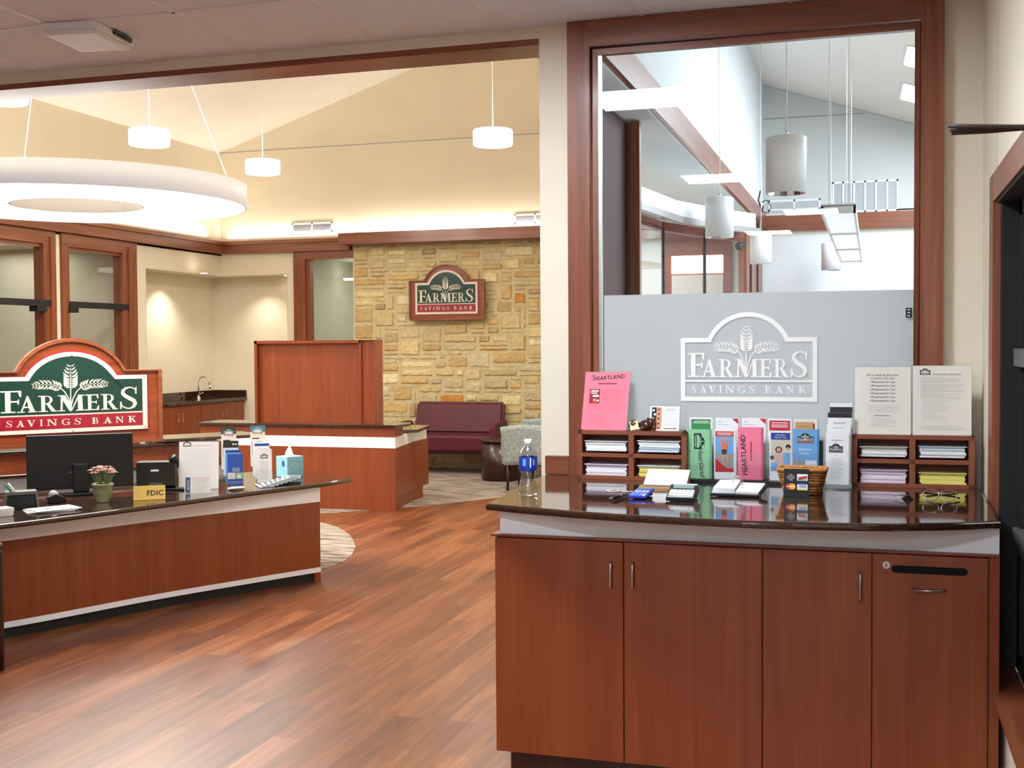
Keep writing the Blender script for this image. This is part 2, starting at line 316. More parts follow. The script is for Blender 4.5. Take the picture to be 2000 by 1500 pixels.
def glyph(ch):
    """serif capitals in a unit box as (kind, data) pieces"""
    P = lambda *p: ('p', list(p)); R = lambda a, b, c, d: P((a, b), (c, b), (c, d), (a, d)); S = lambda pts, w: ('s', pts, w)
    if ch == 'F': return [R(.2, 0, .46, 1), R(0, 0, .68, .06), R(0, .94, .97, 1), P((.88, .72), (.97, .72), (.97, 1), (.8, 1)), R(.4, .47, .86, .54), P((.78, .38), (.86, .38), (.86, .64), (.78, .54))]
    if ch == 'E': return [R(.18, 0, .42, 1), R(0, 0, .95, .06), R(0, .94, .92, 1), P((.84, .74), (.92, .74), (.92, 1), (.78, 1)), R(.4, .48, .8, .55), P((.73, .4), (.8, .4), (.8, .64), (.73, .55)), P((.88, .28), (.97, .28), (.95, 0), (.78, .04))]
    if ch == 'A': return [P((.16, 0), (.24, 0), (.55, .92), (.5, 1.02), (.44, .84)), P((.44, .92), (.52, 1.02), (.56, 1), (.9, 0), (.64, 0)), R(.3, .28, .7, .36), R(0, 0, .38, .055), R(.54, 0, 1, .055)]
    if ch == 'R': return [R(.16, 0, .38, 1), R(0, 0, .54, .055), R(0, .945, .4, 1), S([(.3, .965)]+arc(.5, .74, .24, .225, 85, -85, 9)+[(.3, .5)], [.07, .07, .09, .13, .18, .2, .21, .2, .17, .12, .08, .06, .06]), P((.42, .52), (.62, .54), (1.02, 0), (.76, 0)), R(.78, 0, 1.08, .05)]
    if ch == 'M': return [P((.1, 0), (.17, 0), (.2, 1), (.12, 1)), P((.08, 1), (.28, 1), (.56, .12), (.48, -.03), (.42, .04)), P((.48, -.03), (.54, .03), (.84, 1), (.78, 1)), P((.76, 0), (.95, 0), (.92, 1), (.76, 1)), R(0, 0, .27, .055), R(.68, 0, 1.04, .055), R(0, .945, .25, 1), R(.78, .945, 1.02, 1)]
    if ch == 'S': return [S([(.86, .74), (.84, .84), (.74, .93), (.56, .965), (.36, .93), (.22, .83), (.2, .7), (.34, .58), (.55, .48), (.76, .37), (.82, .24), (.74, .11), (.54, .035), (.34, .06), (.18, .14), (.1, .28)], [.04, .06, .07, .08, .13, .19, .22, .24, .25, .24, .22, .17, .09, .08, .07, .04]), P((.82, .68), (.9, .68), (.9, 1), (.84, .94)), P((.06, .34), (.14, .34), (.14, .05), (.06, 0))]
    if ch == 'V': return [P((.08, 1), (.34, 1), (.58, .12), (.5, -.02), (.44, 0)), P((.5, -.02), (.56, .04), (.88, 1), (.8, 1)), R(0, .945, .44, 1), R(.66, .945, 1, 1)]
    if ch == 'I': return [R(.3, 0, .7, 1), R(0, 0, 1, .06), R(0, .94, 1, 1)]
    if ch == 'N': return [R(.13, 0, .21, 1), P((.08, 1), (.3, 1), (.88, .06), (.88, -.02), (.78, -.02)), R(.8, 0, .88, 1), R(0, 0, .36, .055), R(0, .945, .24, 1), R(.66, .945, 1, 1)]
    if ch == 'G': return [S(arc(.52, .5, .42, .46, 48, 318, 14), [.06, .07, .09, .13, .18, .22, .24, .24, .23, .2, .16, .12, .09, .08, .08]), R(.74, .04, .92, .44), R(.6, .4, 1, .46), P((.8, .7), (.87, .7), (.87, 1), (.8, .9))]
    if ch == 'B': return [R(.16, 0, .4, 1), R(0, 0, .5, .055), R(0, .945, .5, 1), S([(.3, .965)]+arc(.48, .75, .24, .215, 85, -85, 8)+[(.3, .53)], [.06, .07, .1, .15, .19, .2, .19, .15, .1, .07, .06]), S([(.3, .52)]+arc(.5, .28, .3, .245, 85, -85, 8)+[(.3, .035)], [.06, .07, .1, .16, .21, .23, .21, .16, .1, .07, .06])]
    if ch == 'K': return [R(.16, 0, .4, 1), R(0, 0, .54, .055), R(0, .945, .54, 1), P((.36, .44), (.42, .38), (.88, .96), (.8, .97)), P((.46, .56), (.62, .62), (1.02, 0), (.76, 0)), R(.6, .945, 1, 1), R(.7, 0, 1.08, .05)]
    return []
def put(art, ch, x0, y0, x1, y1, m, k):
    W, H = x1-x0, y1-y0
    for g in glyph(ch):
        if g[0] == 'p': art.poly([(x0+p[0]*W, y0+p[1]*H) for p in g[1]], m, k)
        else: art.strip([(x0+p[0]*W, y0+p[1]*H) for p in g[1]], [q*min(W, H*.62) for q in g[2]], m, k)
def outline(W, t=0.0):
    """emblem outline of width W (inset t): shoulders with a round arch"""
    r = .324-t; cy = .664-.324; sh = .475-t; a = math.degrees(math.asin((sh-cy)/r))
    return [(x*W, y*W) for x, y in ([(t, t), (1-t, t), (1-t, sh)]+arc(.5, cy, r, r, a, 180-a, 28)+[(t, sh)])]
def ear(art, pts, m, k, W, wid, n=9):
    """wheat ear: paired curved grains along a curved stalk"""
    def P(t):
        q = t*(len(pts)-1); i = min(int(q), len(pts)-2); f = q-i
        return (pts[i][0]*(1-f)+pts[i+1][0]*f, pts[i][1]*(1-f)+pts[i+1][1]*f)
    for i in range(n):
        t = i/(n-.3); a = P(t); b = P(min(1, t+.04)); dx, dy = b[0]-a[0], b[1]-a[1]; q = math.hypot(dx, dy) or 1; dx /= q; dy /= q
        s = wid*(1.0 if i < n-3 else (.85, .65, .5)[i-(n-3)])
        for sd in (1, -1):
            nx, ny = -dy*sd, dx*sd; F = lambda u, v: ((a[0]+nx*u*s+dx*v*s)*W, (a[1]+ny*u*s+dy*v*s)*W)
            art.poly([F(.13, 0), F(.52, .03), F(.86, .36), F(.98, .86), F(.70, .56), F(.40, .29), F(.13, .17)], m, k)
        c = a; art.poly([((c[0]+dx*.1*s)*W, (c[1]+dy*.1*s)*W), ((c[0]-dy*.09*s+dx*.34*s)*W, (c[1]+dx*.09*s+dy*.34*s)*W), ((c[0]+dx*.6*s)*W, (c[1]+dy*.6*s)*W), ((c[0]+dy*.09*s+dx*.34*s)*W, (c[1]-dx*.09*s+dy*.34*s)*W)], m, k)
def emblem(art, W, ink, border=None, field=None, red=None, simple=False, ring_only=False):
    """the wheat emblem with its lettering; ink letters, border band, field and lower panel colours"""
    if border and not ring_only: art.poly(outline(W), border, 1)
    if ring_only:
        o, i = outline(W), outline(W, .033)
        for a in range(len(o)): b = (a+1) % len(o); art.poly([o[a], o[b], i[b], i[a]], border, 1)
    if field:
        ins = outline(W, .033); top = [(.033*W, .158*W), (.967*W, .158*W)]+ins[2:]
        art.poly(top, field, 2)
    if red: art.rect(.033*W, .033*W, .967*W, .146*W, red, 2)
    if ring_only or not field: art.rect(.033*W, .146*W, .967*W, .158*W, ink, 3)
    if simple:
        art.rect(.1*W, .19*W, .9*W, .33*W, ink, 3)
        art.poly([(.46*W, .33*W), (.54*W, .33*W), (.53*W, .6*W), (.47*W, .6*W)], ink, 3)
        for sd in (1, -1): art.poly([((.5+sd*.05)*W, .36*W), ((.5+sd*.28)*W, .36*W), ((.5+sd*.26)*W, .43*W), ((.5+sd*.08)*W, .44*W)], ink, 3)
        art.rect(.14*W, .065*W, .86*W, .112*W, ink, 3); return
    for ch, a, b, y1 in (('F', .052, .182, .362), ('A', .15, .276, .315), ('R', .283, .392, .315), ('M', .405, .575, .315), ('E', .583, .676, .315), ('R', .685, .79, .315), ('S', .805, .94, .375)):
        put(art, ch, a*W, (.18 if ch != 'S' else .176)*W, b*W, y1*W, ink, 3)
    for ch, a, b in zip('SAVINGSBANK', (.08, .143, .21, .288, .332, .427, .506, .622, .697, .78, .865), (.122, .195, .264, .31, .4, .482, .555, .672, .758, .836, .918)):
        put(art, ch, a*W, .062*W, b*W, .116*W, ink, 3)
    art.strip([(.4885*W, .2*W), (.488*W, .3*W), (.49*W, .4*W)], .007*W, ink, 3)
    art.strip([(.487*W, .22*W), (.474*W, .29*W), (.45*W, .345*W), (.418*W, .385*W)], .007*W, ink, 3)
    art.strip([(.49*W, .22*W), (.505*W, .29*W), (.528*W, .345*W), (.562*W, .385*W)], .007*W, ink, 3)
    ear(art, [(.489, .375), (.49, .45), (.49, .57)], ink, 3, W, .048, 9)
    ear(art, [(.425, .378), (.37, .405), (.3, .408), (.245, .398)], ink, 3, W, .04, 9)
    ear(art, [(.555, .378), (.61, .405), (.68, .408), (.735, .398)], ink, 3, W, .04, 9)

# =================================================================== THE SETTING
GY = 5.02
floor_mb = MB().box(-12.5, 4.2, -6.2, 15.6, -.08, 0, FLOOR); struct('floor', floor_mb, 'wood plank floor in reddish brown', 'floor')
def roofz(x): return 4.41+.33*(x+8.9) if x < -4.465 else 4.41-.33*(x+.03)
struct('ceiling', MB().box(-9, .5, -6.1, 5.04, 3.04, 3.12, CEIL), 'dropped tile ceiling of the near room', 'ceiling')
g = MB()
x = -2.79+.615*5
while x > -9: 
    if x < .42: g.box(x-.008, x+.008, -6, 5.03, 3.034, 3.041, WHITEM)
    x -= .615
y = 4.32
while y > -6: g.box(-9, .41, y-.008, y+.008, 3.034, 3.041, WHITEM); y -= .615
struct('trim_1', g, 'white metal grid between the ceiling tiles', 'ceiling grid')
struct('wall_header', MB().box(-9, -1.41, 5.035, 5.26, 2.99, 3.12, WALL), 'cream header strip under the near ceiling', 'wall')
struct('trim_2', MB().box(-9, -1.41, 5.03, 5.25, 2.962, 2.99, OAKX), 'polished wood trim under the header', 'trim')
struct('wall_column', MB().box(-1.41, -1.271, 5.035, 5.22, 0, 3.04, WALL), 'narrow cream wall end left of the glass', 'wall')
m = MB().box(.262, .46, 5.03, 5.22, 0, 3.04, WALL).box(-1.28, .27, 5.04, 5.22, 0, 1.07, WALL); struct('wall_window_side', m, 'cream wall strip right of the glass', 'wall')
# gable wall above the header, facing the lobby
m = MB().prism([(-9, 3.03), (3.7, 3.03), (3.7, 3.17), (-4.465, 5.9), (-9, 4.4)], 5.16, 5.26, WALLW, axis='Y'); m.box(.46, 3.7, 5.12, 5.22, 0, 3.03, WALLW); struct('wall_front_gable', m, 'cream gable wall over the header', 'wall')
# vaulted ceiling
m = MB().prism([(-9.05, roofz(-9.05)), (-4.465, 5.874), (-4.465, 5.96), (-9.05, roofz(-9.05)+.08)], 5.1, 15.05, VAULT, axis='Y'); struct('ceiling_vault_left', m, 'sloped cream ceiling over the lobby', 'ceiling')
m = MB().prism([(-4.465, 5.874), (3.7, roofz(3.7)), (3.7, roofz(3.7)+.08), (-4.465, 5.96)], 5.1, 15.05, VAULT, axis='Y'); struct('ceiling_vault_right', m, 'sloped pale ceiling over the glass office', 'ceiling')
# left wall with two glazed office fronts and the sink niche
m = MB(); WX0, WX1 = -9.0, -8.9
m.box(WX0, WX1, -6, 9.0, 0, 3.0, WALLC); m.box(WX0, WX1, 11.3, 11.4, 0, 3.0, WALL); m.box(WX0, WX1, 12.84, 13.07, 0, 3.0, WALL)
m.box(WX0, WX1, 13.07, 14.9, 2.665, 3.0, WALL)
m.box(WX0, WX1, 5.0, 15.0, 2.95, 4.42, WALLW); m.box(WX0, WX1, -6, 5.0, 3.0, 3.1, WALL)
struct('wall_left', m, 'cream lobby side wall', 'wall')
struct('wall_rear', MB().box(-9, .5, -6.1, -6, 0, 3.1, WALLC), 'cream wall behind the camera', 'wall')
m = MB(); NY = 15.36; NX = -9.32
m.box(NX-.05, NX, 13.0, NY+.05, 0, 2.7, WALL); m.box(NX-.05, -7.85, NY, NY+.05, 0, 2.7, WALL); m.box(NX, WX0, 13.0, 13.07, 0, 2.7, WALL)
m.box(-7.92, -7.85, 15.0, NY, 0, 2.7, WALL); m.box(NX, -9.0, 13.07, NY, 2.668, 2.7, WALL); m.box(-9.0, -7.85, 15.0, NY, 2.668, 2.7, WALL)
struct('wall_niche', m, 'cream recess around the sink', 'wall')
m = MB().prism([(-9, 2.98), (3.7, 2.98), (3.7, roofz(3.7)), (-4.465, 5.88), (-9, 4.4)], 14.9, 15.0, WALLW, axis='Y')
m.box(-8.9, -7.85, 14.9, 15.0, 2.665, 2.98, WALL); m.box(-7.85, -7.56, 14.9, 15.0, 0, 2.98, WALL); m.box(-6.85, 3.7, 14.9, 15.0, 0, 2.98, WALLC)
m.box(-1.31, 3.6, 14.885, 14.9, 3.2, 3.25, WALLC); m.prism([(-1.31, 3.25), (3.6, 3.2), (-.03, 4.405), (-1.31, 4.83)], 14.885, 14.899, mat('grey_office_paint', (196, 198, 194), .9), axis='Y'); struct('wall_back', m, 'cream gable wall at the end of the lobby', 'wall')
m = MB().box(-8.9, -4.0, 14.893, 14.9, 4.406, 4.414, INK2).box(-1.31, -.11, 14.878, 14.885, 4.406, 4.414, INK2); struct('trim_3', m, 'thin control joint across the gable wall', 'trim')
# cornice trims
m = MB().box(-8.9, -8.80, 5.3, 14.9, 2.97, 3.14, OAKY).box(-8.8, -8.77, 5.3, 14.87, 3.09, 3.14, OAKY); struct('trim_4', m, 'wood cornice along the side wall', 'trim')
m = MB().box(-8.8, -6.86, 14.8, 14.9, 2.97, 3.14, OAKX).box(-8.8, -6.86, 14.77, 14.8, 3.09, 3.14, OAKX); struct('trim_5', m, 'dark wood cornice along the end wall', 'trim')
m = MB().box(-6.88, -3.7, 14.5, 14.88, 3.02, 3.17, OAKX); struct('trim_6', m, 'wood cap above the stone wall', 'trim')
# partition added to block light between lobby and glass office (slanted, hidden behind the wall end)
m = MB(); a, b = Vector((-1.36, 5.24)), Vector((-3.6, 14.9)); d = (b-a).normalized(); n = Vector((-d.y, d.x))*.06
m.prism([tuple(a), tuple(b), tuple(b+n), tuple(a+n)], 0, 5.7, WALLW); struct('wall_light_blocker', m, 'unseen cream partition added to block light between lobby and glass office', 'wall')
# glass office
struct('wall_office_right', MB().box(3.6, 3.7, 5.2, 15, 0, 3.3, WALLC), 'pale right wall of the glass office', 'wall')
struct('wall_office_upper', MB().box(-1.41, -1.31, 5.25, 14.9, 3.08, 4.95, WALLC), 'bright upper wall inside the glass office', 'wall')
struct('trim_7', MB().box(-1.33, -1.27, 5.25, 14.9, 3.07, 3.25, OAKY), 'long wood band receding along the bright wall', 'trim')
struct('trim_8', MB().box(-1.27, 3.6, 14.82, 14.9, 3.03, 3.22, OAKX), 'wood band across the end wall of the glass office', 'trim')
m = MB().prism([(-1.5, 5.25), (-1.31, 5.25), (-1.31, 14.9), (-3.6, 14.9)], 3.06, 3.1, WALLC); struct('ceiling_soffit', m, 'grey underside of the lowered ceiling', 'ceiling')
struct('wall_wood_panel', MB().box(-1.56, -1.50, 6.15, 7.40, 0, 3.05, wood('walnut_panel', (52, 26, 18), (70, 36, 26), (88, 48, 36), rough=.7, coat=0)), 'dark wood panelled wall just behind the glass', 'wall')
m = MB().box(-1.53, -1.46, 7.40, 7.46, 0, 3.05, OAK).box(-1.47, -1.41, 7.36, 7.42, 0, 3.05, OAK); struct('trim_9', m, 'wood post at the end of the panelled wall', 'trim')
m = MB().box(-1.40, -1.31, 12.95, 14.85, 0, 3.06, OAK).box(-1.31, -1.29, 13.3, 13.38, 0, 3.06, DARKW).box(-1.31, -1.29, 14.1, 14.18, 0, 3.06, DARKW); struct('trim_10', m, 'wood framed end of the glazed partition', 'trim')
# canopy light shelf and glazing under the soffit
pts = [on(1240, 409, Z=2.6), on(1322, 436, Z=2.6), on(1400, 449, Z=2.6), on(1476, 458, Z=2.6)]
m = MB()
for i in range(3):
    a, b = Vector((pts[i].x, pts[i].y)), Vector((pts[i+1].x, pts[i+1].y)); d = (b-a).normalized(); n = Vector((-d.y, d.x))
    m.prism([tuple(a), tuple(b), tuple(b+n*.25), tuple(a+n*.25)], 2.64, 2.78, WHITE)
    m.prism([tuple(a-n*.05), tuple(b-n*.05), tuple(b+n*.02), tuple(a+n*.02)], 2.6, 2.65, STEEL)
struct('trim_11', m, 'faceted white light shelf over the glazed partition', 'trim')
m = MB()
for i in range(3):
    a, b = Vector((pts[i].x, pts[i].y)), Vector((pts[i+1].x, pts[i+1].y)); d = (b-a).normalized(); n = Vector((-d.y, d.x)); c = a+n*.12; e = b+n*.12
    m.prism([tuple(c), tuple(e), tuple(e+n*.008), tuple(c+n*.008)], .9, 2.58, GLASS)
    m.prism([tuple(c), tuple(c+d*.02), tuple(c+d*.02+n*.02), tuple(c+n*.02)], .9, 2.58, BLACKM)
    m.prism([tuple(c), tuple(e), tuple(e+n*.06), tuple(c+n*.06)], 2.55, 2.62, W_X)
    m.prism([tuple(c), tuple(e), tuple(e+n*.1), tuple(c+n*.1)], 0, .9, CAB)
struct('window_6', m, 'glazed teller partition under the light shelf', 'window')
m = MB().box(-3.6, -1.42, 14.3, 14.36, 0, 3.05, WALLC)
a0, a1 = on(1313, 498, Y=14.3), on(1413, 533, Y=14.3)
m.box(a0.x-.1, a1.x+.1, 14.26, 14.3, a1.z-.5, a0.z+.3, W_X); m.box(a0.x, a1.x, 14.25, 14.27, a1.z, a0.z-.02, E_OFF); m.box(a0.x, a1.x, 14.25, 14.27, a1.z-.35, a1.z-.02, WALLC)
struct('wall_office_inner', m, 'cream inner wall seen through the teller glazing', 'wall')
# near right wall with the dark tinted window
m = MB(); RX = .414
m.box(RX, RX+.1, -6, 2.2, 0, 3.04, WALL); m.box(RX, RX+.1, 4.50, 5.03, 0, 3.04, WALL); m.box(RX, RX+.1, 2.2, 4.45, 0, .48, WALL); m.box(RX, RX+.1, 2.2, 4.45, 2.16, 3.04, WALL)
struct('wall_right', m, 'cream right wall of the near room', 'wall')
t = thing('window_5', 'tall dark window in wood casing on the right wall', 'window'); t['kind'] = 'structure'
m = MB(); m.box(RX-.010, RX, 4.50, 4.64, .38, 2.24, OAK); m.box(RX-.010, RX, 2.0, 4.50, 2.14, 2.24, OAKY); m.box(RX-.010, RX, 2.0, 4.50, .40, .5, OAKY); m.box(RX-.04, RX+.06, 2.0, 4.46, .49, .51, OAKY); m.box(RX, RX+.013, 4.48, 4.50, .5, 2.15, OAK); m.box(RX+.013, RX+.12, 4.44, 4.50, .5, 2.15, BLACKM); m.box(RX, RX+.07, 2.0, 4.45, 2.13, 2.15, BLACKM); m.build('casing', t)
m = MB(); m.box(RX+.07, RX+.13, 2.2, 4.44, .5, .56, BLACKM); m.box(RX+.07, RX+.13, 2.2, 4.44, 2.08, 2.15, BLACKM); m.box(RX+.07, RX+.13, 4.36, 4.44, .5, 2.15, BLACKM)
m.box(RX+.05, RX+.12, 2.2, 4.40, 1.56, 1.62, GREYM); m.box(RX+.05, RX+.12, 2.2, 4.40, .94, 1.0, GREYM)
for yy in (4.05, 3.2): m.box(RX+.08, RX+.13, yy, yy+.05, .5, 2.15, BLACKM)
m.build('window_frame', t); MB().box(RX+.1, RX+.12, 2.2, 4.42, .5, 2.15, DGLASS).build('pane', t)
struct('trim_12', MB().box(-1.385, -1.275, 5.0, 5.034, 1.072, 1.155, OAKX, .006), 'short orange wood backsplash block at the wall end', 'trim')

# ---- window_1: the big interior window with film and emblem
t = thing('window_1', 'large interior window with frosted film and white wheat emblem', 'window'); t['kind'] = 'structure'
m = MB(); m.box(-1.271, -1.172, 4.985, 5.035, 1.072, 3.035, OAK); m.box(.178, .266, 4.985, 5.035, 1.072, 3.035, OAK); m.box(-1.172, .178, 4.985, 5.035, 2.925, 3.035, OAKX); m.build('casing', t)
m = MB()
for k, (dx, r) in enumerate(((.006, .006), (.019, .005))):
    m.tube([(-1.172+dx, 4.995+dx*.6, 1.072), (-1.172+dx, 4.995+dx*.6, 2.925-dx), (.178-dx, 4.995+dx*.6, 2.925-dx), (.178-dx, 4.995+dx*.6, 1.072)], r, OAK, 8)
m.box(-1.172, -1.14, 5.0, 5.035, 1.072, 2.92, OAK); m.box(.162, .178, 5.0, 5.035, 1.072, 2.92, OAK); m.box(-1.14, .162, 5.0, 5.035, 2.89, 2.92, OAKX); m.build('stop_bead', t)
MB().box(-1.14, -1.126, 5.01, 5.03, 1.072, 2.89, STEEL).build('glazing_channel', t)
MB().quad((-1.126, GY, 1.072), (.162, GY, 1.072), (.162, GY, 2.89), (-1.126, GY, 2.89), GLASS).build('pane', t)
MB().quad((-1.120, GY+.004, 1.072), (.160, GY+.004, 1.072), (.160, GY+.004, 1.857), (-1.120, GY+.004, 1.857), FILM).build('frosted_film', t)
m = MB(); m.keep = True; emblem(Art(m, (-.785, GY-.003, 1.401), (1, 0, 0), (0, 0, 1), (0, -1, 0)), .564, VINYL, border=VINYL, ring_only=True); m.build('wheat_emblem', t)
m = MB(); a = on(1775, 611, Y=GY); m.box(a.x-.012, a.x+.012, GY-.012, GY-.004, a.z-.02, a.z+.02, BLACK)
for q in (-.012, 0, .012): m.box(a.x-.006, a.x+.004, GY-.014, GY-.012, a.z+q-.002, a.z+q+.002, WHITE)
m.build('small_label', t)

# ---- glazed office fronts in the left wall
def office_front(name, y0, y1, g0, g1, label, block):
    t = thing(name, label, 'window'); t['kind'] = 'structure'; m = MB()
    m.box(-8.9, -8.87, y0, g0, 0, 2.96, OAK); m.box(-8.9, -8.87, g1, y1, 0, 2.96, OAK); m.box(-8.9, -8.868, y0+.001, y1-.001, 2.82, 2.968, OAKY)
    m.box(-9.02, -8.902, y0, g0-.02, 0, 2.99, OAK); m.box(-9.02, -8.902, g1+.02, y1, 0, 2.99, OAK); m.box(-8.98, -8.904, y0, y1, 2.78, 2.995, OAKY); m.box(-8.89, -8.85, g1+.1, g1+.13, 0, 2.9, OAK)
    m.build('casing', t)
    m = MB(); m.box(-8.95, -8.86, g0-.02, g1+.1, 2.12, 2.19, BLACKM); m.box(-8.96, -8.85, block, block+.16, 2.06, 2.13, BLACKM); m.build('door_rail', t)
    MB().quad((-8.94, g0, 0), (-8.94, g1+.02, 0), (-8.94, g1+.02, 2.82), (-8.94, g0, 2.82), GLASS).build('pane', t)
    return t
office_front('window_2', 9.0, 11.3, 9.3, 11.09, 'left glazed office front with dark rail, cut by the photo edge', 10.95)
office_front('window_3', 11.4, 12.84, 11.53, 12.54, 'narrow glazed office front with dark rail left of the sink niche', 11.5)
m = MB(); m.box(-12, -11.95, 7, 13.0, 0, 3, OFFW); m.box(-12, -9, 12.95, 13.0, 0, 3, OFFW); m.box(-12, -9, 7, 7.05, 0, 3, OFFW); m.box(-12, -9, 7, 13.0, 2.95, 3.0, OFFW); struct('wall_far_office', m, 'pale walls of the side offices', 'wall')
t = thing('window_4', 'wood framed office window between the niche and stone wall', 'window'); t['kind'] = 'structure'
m = MB(); m.box(-7.74, -7.56, 14.86, 14.93, 0, 2.97, OAK); m.box(-7.56, -7.50, 14.9, 15.0, 0, 2.99, OAK); m.box(-7.56, -6.8, 14.95, 15.0, 2.86, 2.99, OAKX); m.box(-7.739, -6.8, 14.858, 14.93, 2.86, 2.974, OAKX); m.build('casing', t)
MB().quad((-7.52, 14.97, 0), (-6.8, 14.97, 0), (-6.8, 14.97, 2.87), (-7.52, 14.97, 2.87), GLASS).build('pane', t)
m = MB(); m.box(-7.85, -5, 17.4, 17.45, 0, 3, OFFW); m.box(-5.05, -5, 15.0, 17.4, 0, 3, OFFW); m.box(-7.85, -5, 15.42, 17.4, 2.95, 3.0, OFFW); m.box(-7.85, -7.8, 15.0, 17.4, 0, 3, OFFW); m.box(-7.85, -5, 15.0, 17.45, -.05, 0, CARP); struct('wall_end_office', m, 'pale walls of the office behind the stone wall', 'wall')
a = on(692, 547, Y=16.4); tag(MB().box(a.x-.17, a.x+.5, 16.38, 16.46, a.z, a.z+.03, E_OFF).box(a.x, a.x+.01, 16.42, 16.43, a.z+.03, 2.96, WHITEM).box(a.x+.4, a.x+.41, 16.42, 16.43, a.z+.03, 2.96, WHITEM).build('light_bar'), 'thin lit light bar inside the office behind the stone wall', 'light')
a = on(185, 557, X=-10.6); tag(MB().box(-10.65, -10.55, a.y-.45, a.y+.3, a.z, a.z+.03, E_OFF).box(-10.605, -10.595, a.y-.3, a.y-.29, a.z+.03, 2.96, WHITEM).box(-10.605, -10.595, a.y+.2, a.y+.21, a.z+.03, 2.96, WHITEM).build('light_bar'), 'thin lit light bar inside the narrow side office', 'light')

# ---- stone wall
def stonewall():
    X0, X1, Z1 = -6.82, -3.75, 3.02; cw, chh = .062, .056; nx, nz = int((X1-X0)/cw), int(Z1/chh)+1
    occ = [[False]*nx for _ in range(nz)]; vs = []; fs = []; cols = []
    pal = [(228, 212, 168), (222, 202, 152), (234, 220, 182), (214, 190, 138), (226, 206, 156), (224, 212, 176), (210, 182, 128), (232, 214, 166), (216, 200, 160), (222, 192, 132)]
    rnd = random.Random(3)
    for j in range(nz):
        for i in range(nx):
            if occ[j][i]: continue
            h = rnd.choice((1, 1, 2, 2, 2, 3, 3, 4)); wd = rnd.choice((2, 3, 4, 5, 6, 7, 8)) if h < 4 else rnd.choice((3, 4, 5))
            if h == 1: wd += 2
            wd = max(wd, h+1)
            wd = min(wd, nx-i); k = 0
            while k < wd and not occ[j][i+k]: k += 1
            wd = k; h = min(h, nz-j)
            if nx-i-wd == 1: pass
            for b in range(h):
                for a in range(wd): occ[j+b][i+a] = True
            x0, x1, z0, z1 = X0+i*cw+.005, X0+(i+wd)*cw-.005, j*chh+.004, min((j+h)*chh-.005, Z1)
            if z1-z0 < .01: continue
            c = pal[rnd.randrange(len(pal))]; f = rnd.uniform(.9, 1.06); c = tuple(lin(tuple(min(255, q*f) for q in c)))
            if rnd.random() < .025: c = lin((210, 152, 74))
            if rnd.random() < .04: c = lin((190, 164, 134))
            n, mm = max(3, int((x1-x0)/.035)+2), max(3, int((z1-z0)/.03)+2); base = len(vs); dep = rnd.uniform(.02, .036)
            for b in range(mm):
                for a in range(n):
                    u, v = a/(n-1), b/(mm-1); eu = min(u, 1-u)*(x1-x0); ev = min(v, 1-v)*(z1-z0); e = min(eu, ev)
                    yy = 14.86 if e < .001 else 14.86-dep-.018*min(1, e/.03)-rnd.uniform(0, .008)
                    jx = rnd.uniform(-.004, .004); jz = rnd.uniform(-.006, .006)
                    cx, cz = (x0+x1)/2, (z0+z1)/2; sh = .0 if e > .001 else rnd.uniform(0, .008)
                    x = x0+u*(x1-x0)+jx; z = z0+v*(z1-z0)+jz; x += (cx-x)*sh*4; z += (cz-z)*sh*4
                    vs.append((x, yy, z)); cols.append(c)
            for b in range(mm-1):
                for a in range(n-1):
                    q = base+b*n+a; fs.append((q, q+1, q+n+1, q+n))
    q = len(vs); mc = lin((212, 198, 156)); vs += [(X0+.01, 14.875-.042, 0), (X1, 14.875-.042, 0), (X1, 14.875-.042, Z1), (X0+.01, 14.875-.042, Z1), (X0+.01, 14.9, 0), (X0+.01, 14.9, Z1)]; cols += [mc]*6; fs += [(q, q+1, q+2, q+3), (q, q+3, q+5, q+4)]
    me = bpy.data.meshes.new('wall_stone'); me.from_pydata(vs, [], fs); me.materials.append(STONE)
    at = me.color_attributes.new('stone', 'FLOAT_COLOR', 'POINT')
    for i, c in enumerate(cols): at.data[i].color = c
    o = bpy.data.objects.new('wall_stone', me); COL.objects.link(o); struct('wall_stone', o, 'golden limestone block wall', 'wall')
stonewall()

# ---- carpets
cp = [(-4.954, 9.98), (-4.654, 9.74), (-4.40, 9.42), (-4.218, 9.12), (-4.05, 8.8), (-3.94, 8.5), (-3.86, 8.2), (-3.87, 7.9), (-3.95, 7.6), (-4.4, 6.9), (-4.9, 6.0), (-5.3, 5.4), (-6.6, 6.0), (-7.2, 8.0), (-6.4, 9.8), (-5.6, 10.2)]
tag(MB().prism(cp, .0005, .003, CARP).build('carpet'), 'rounded streaky beige carpet curving out from under the reception desk', 'carpet')
cp = [(-5.3, 10.4), (-4.53, 11.1), (-4.22, 11.54), (-3.92, 12.0), (-3.58, 12.5), (-3.36, 12.85), (-3.75, 14.82), (-8.7, 14.82), (-8.7, 10.9), (-7, 10.4)]
tag(MB().prism(cp, .0005, .003, CARP).build('carpet'), 'streaky beige carpet under the burgundy settee and armchairs', 'carpet')

tag(MB().prism([(-1.3, 5.4), (3.55, 5.4), (3.55, 14.8), (-3.4, 14.8), (-3.3, 14.6), (-1.45, 7.0)], .0005, .003, mat('bounce_carpet_grey', (150, 148, 146), .95, noise=.1, nscale=60)).build('carpet'), 'plain grey carpet added unseen behind the glass for neutral floor bounce', 'carpet')  # unseen carpet, added so the floor bounce in this room stays grey
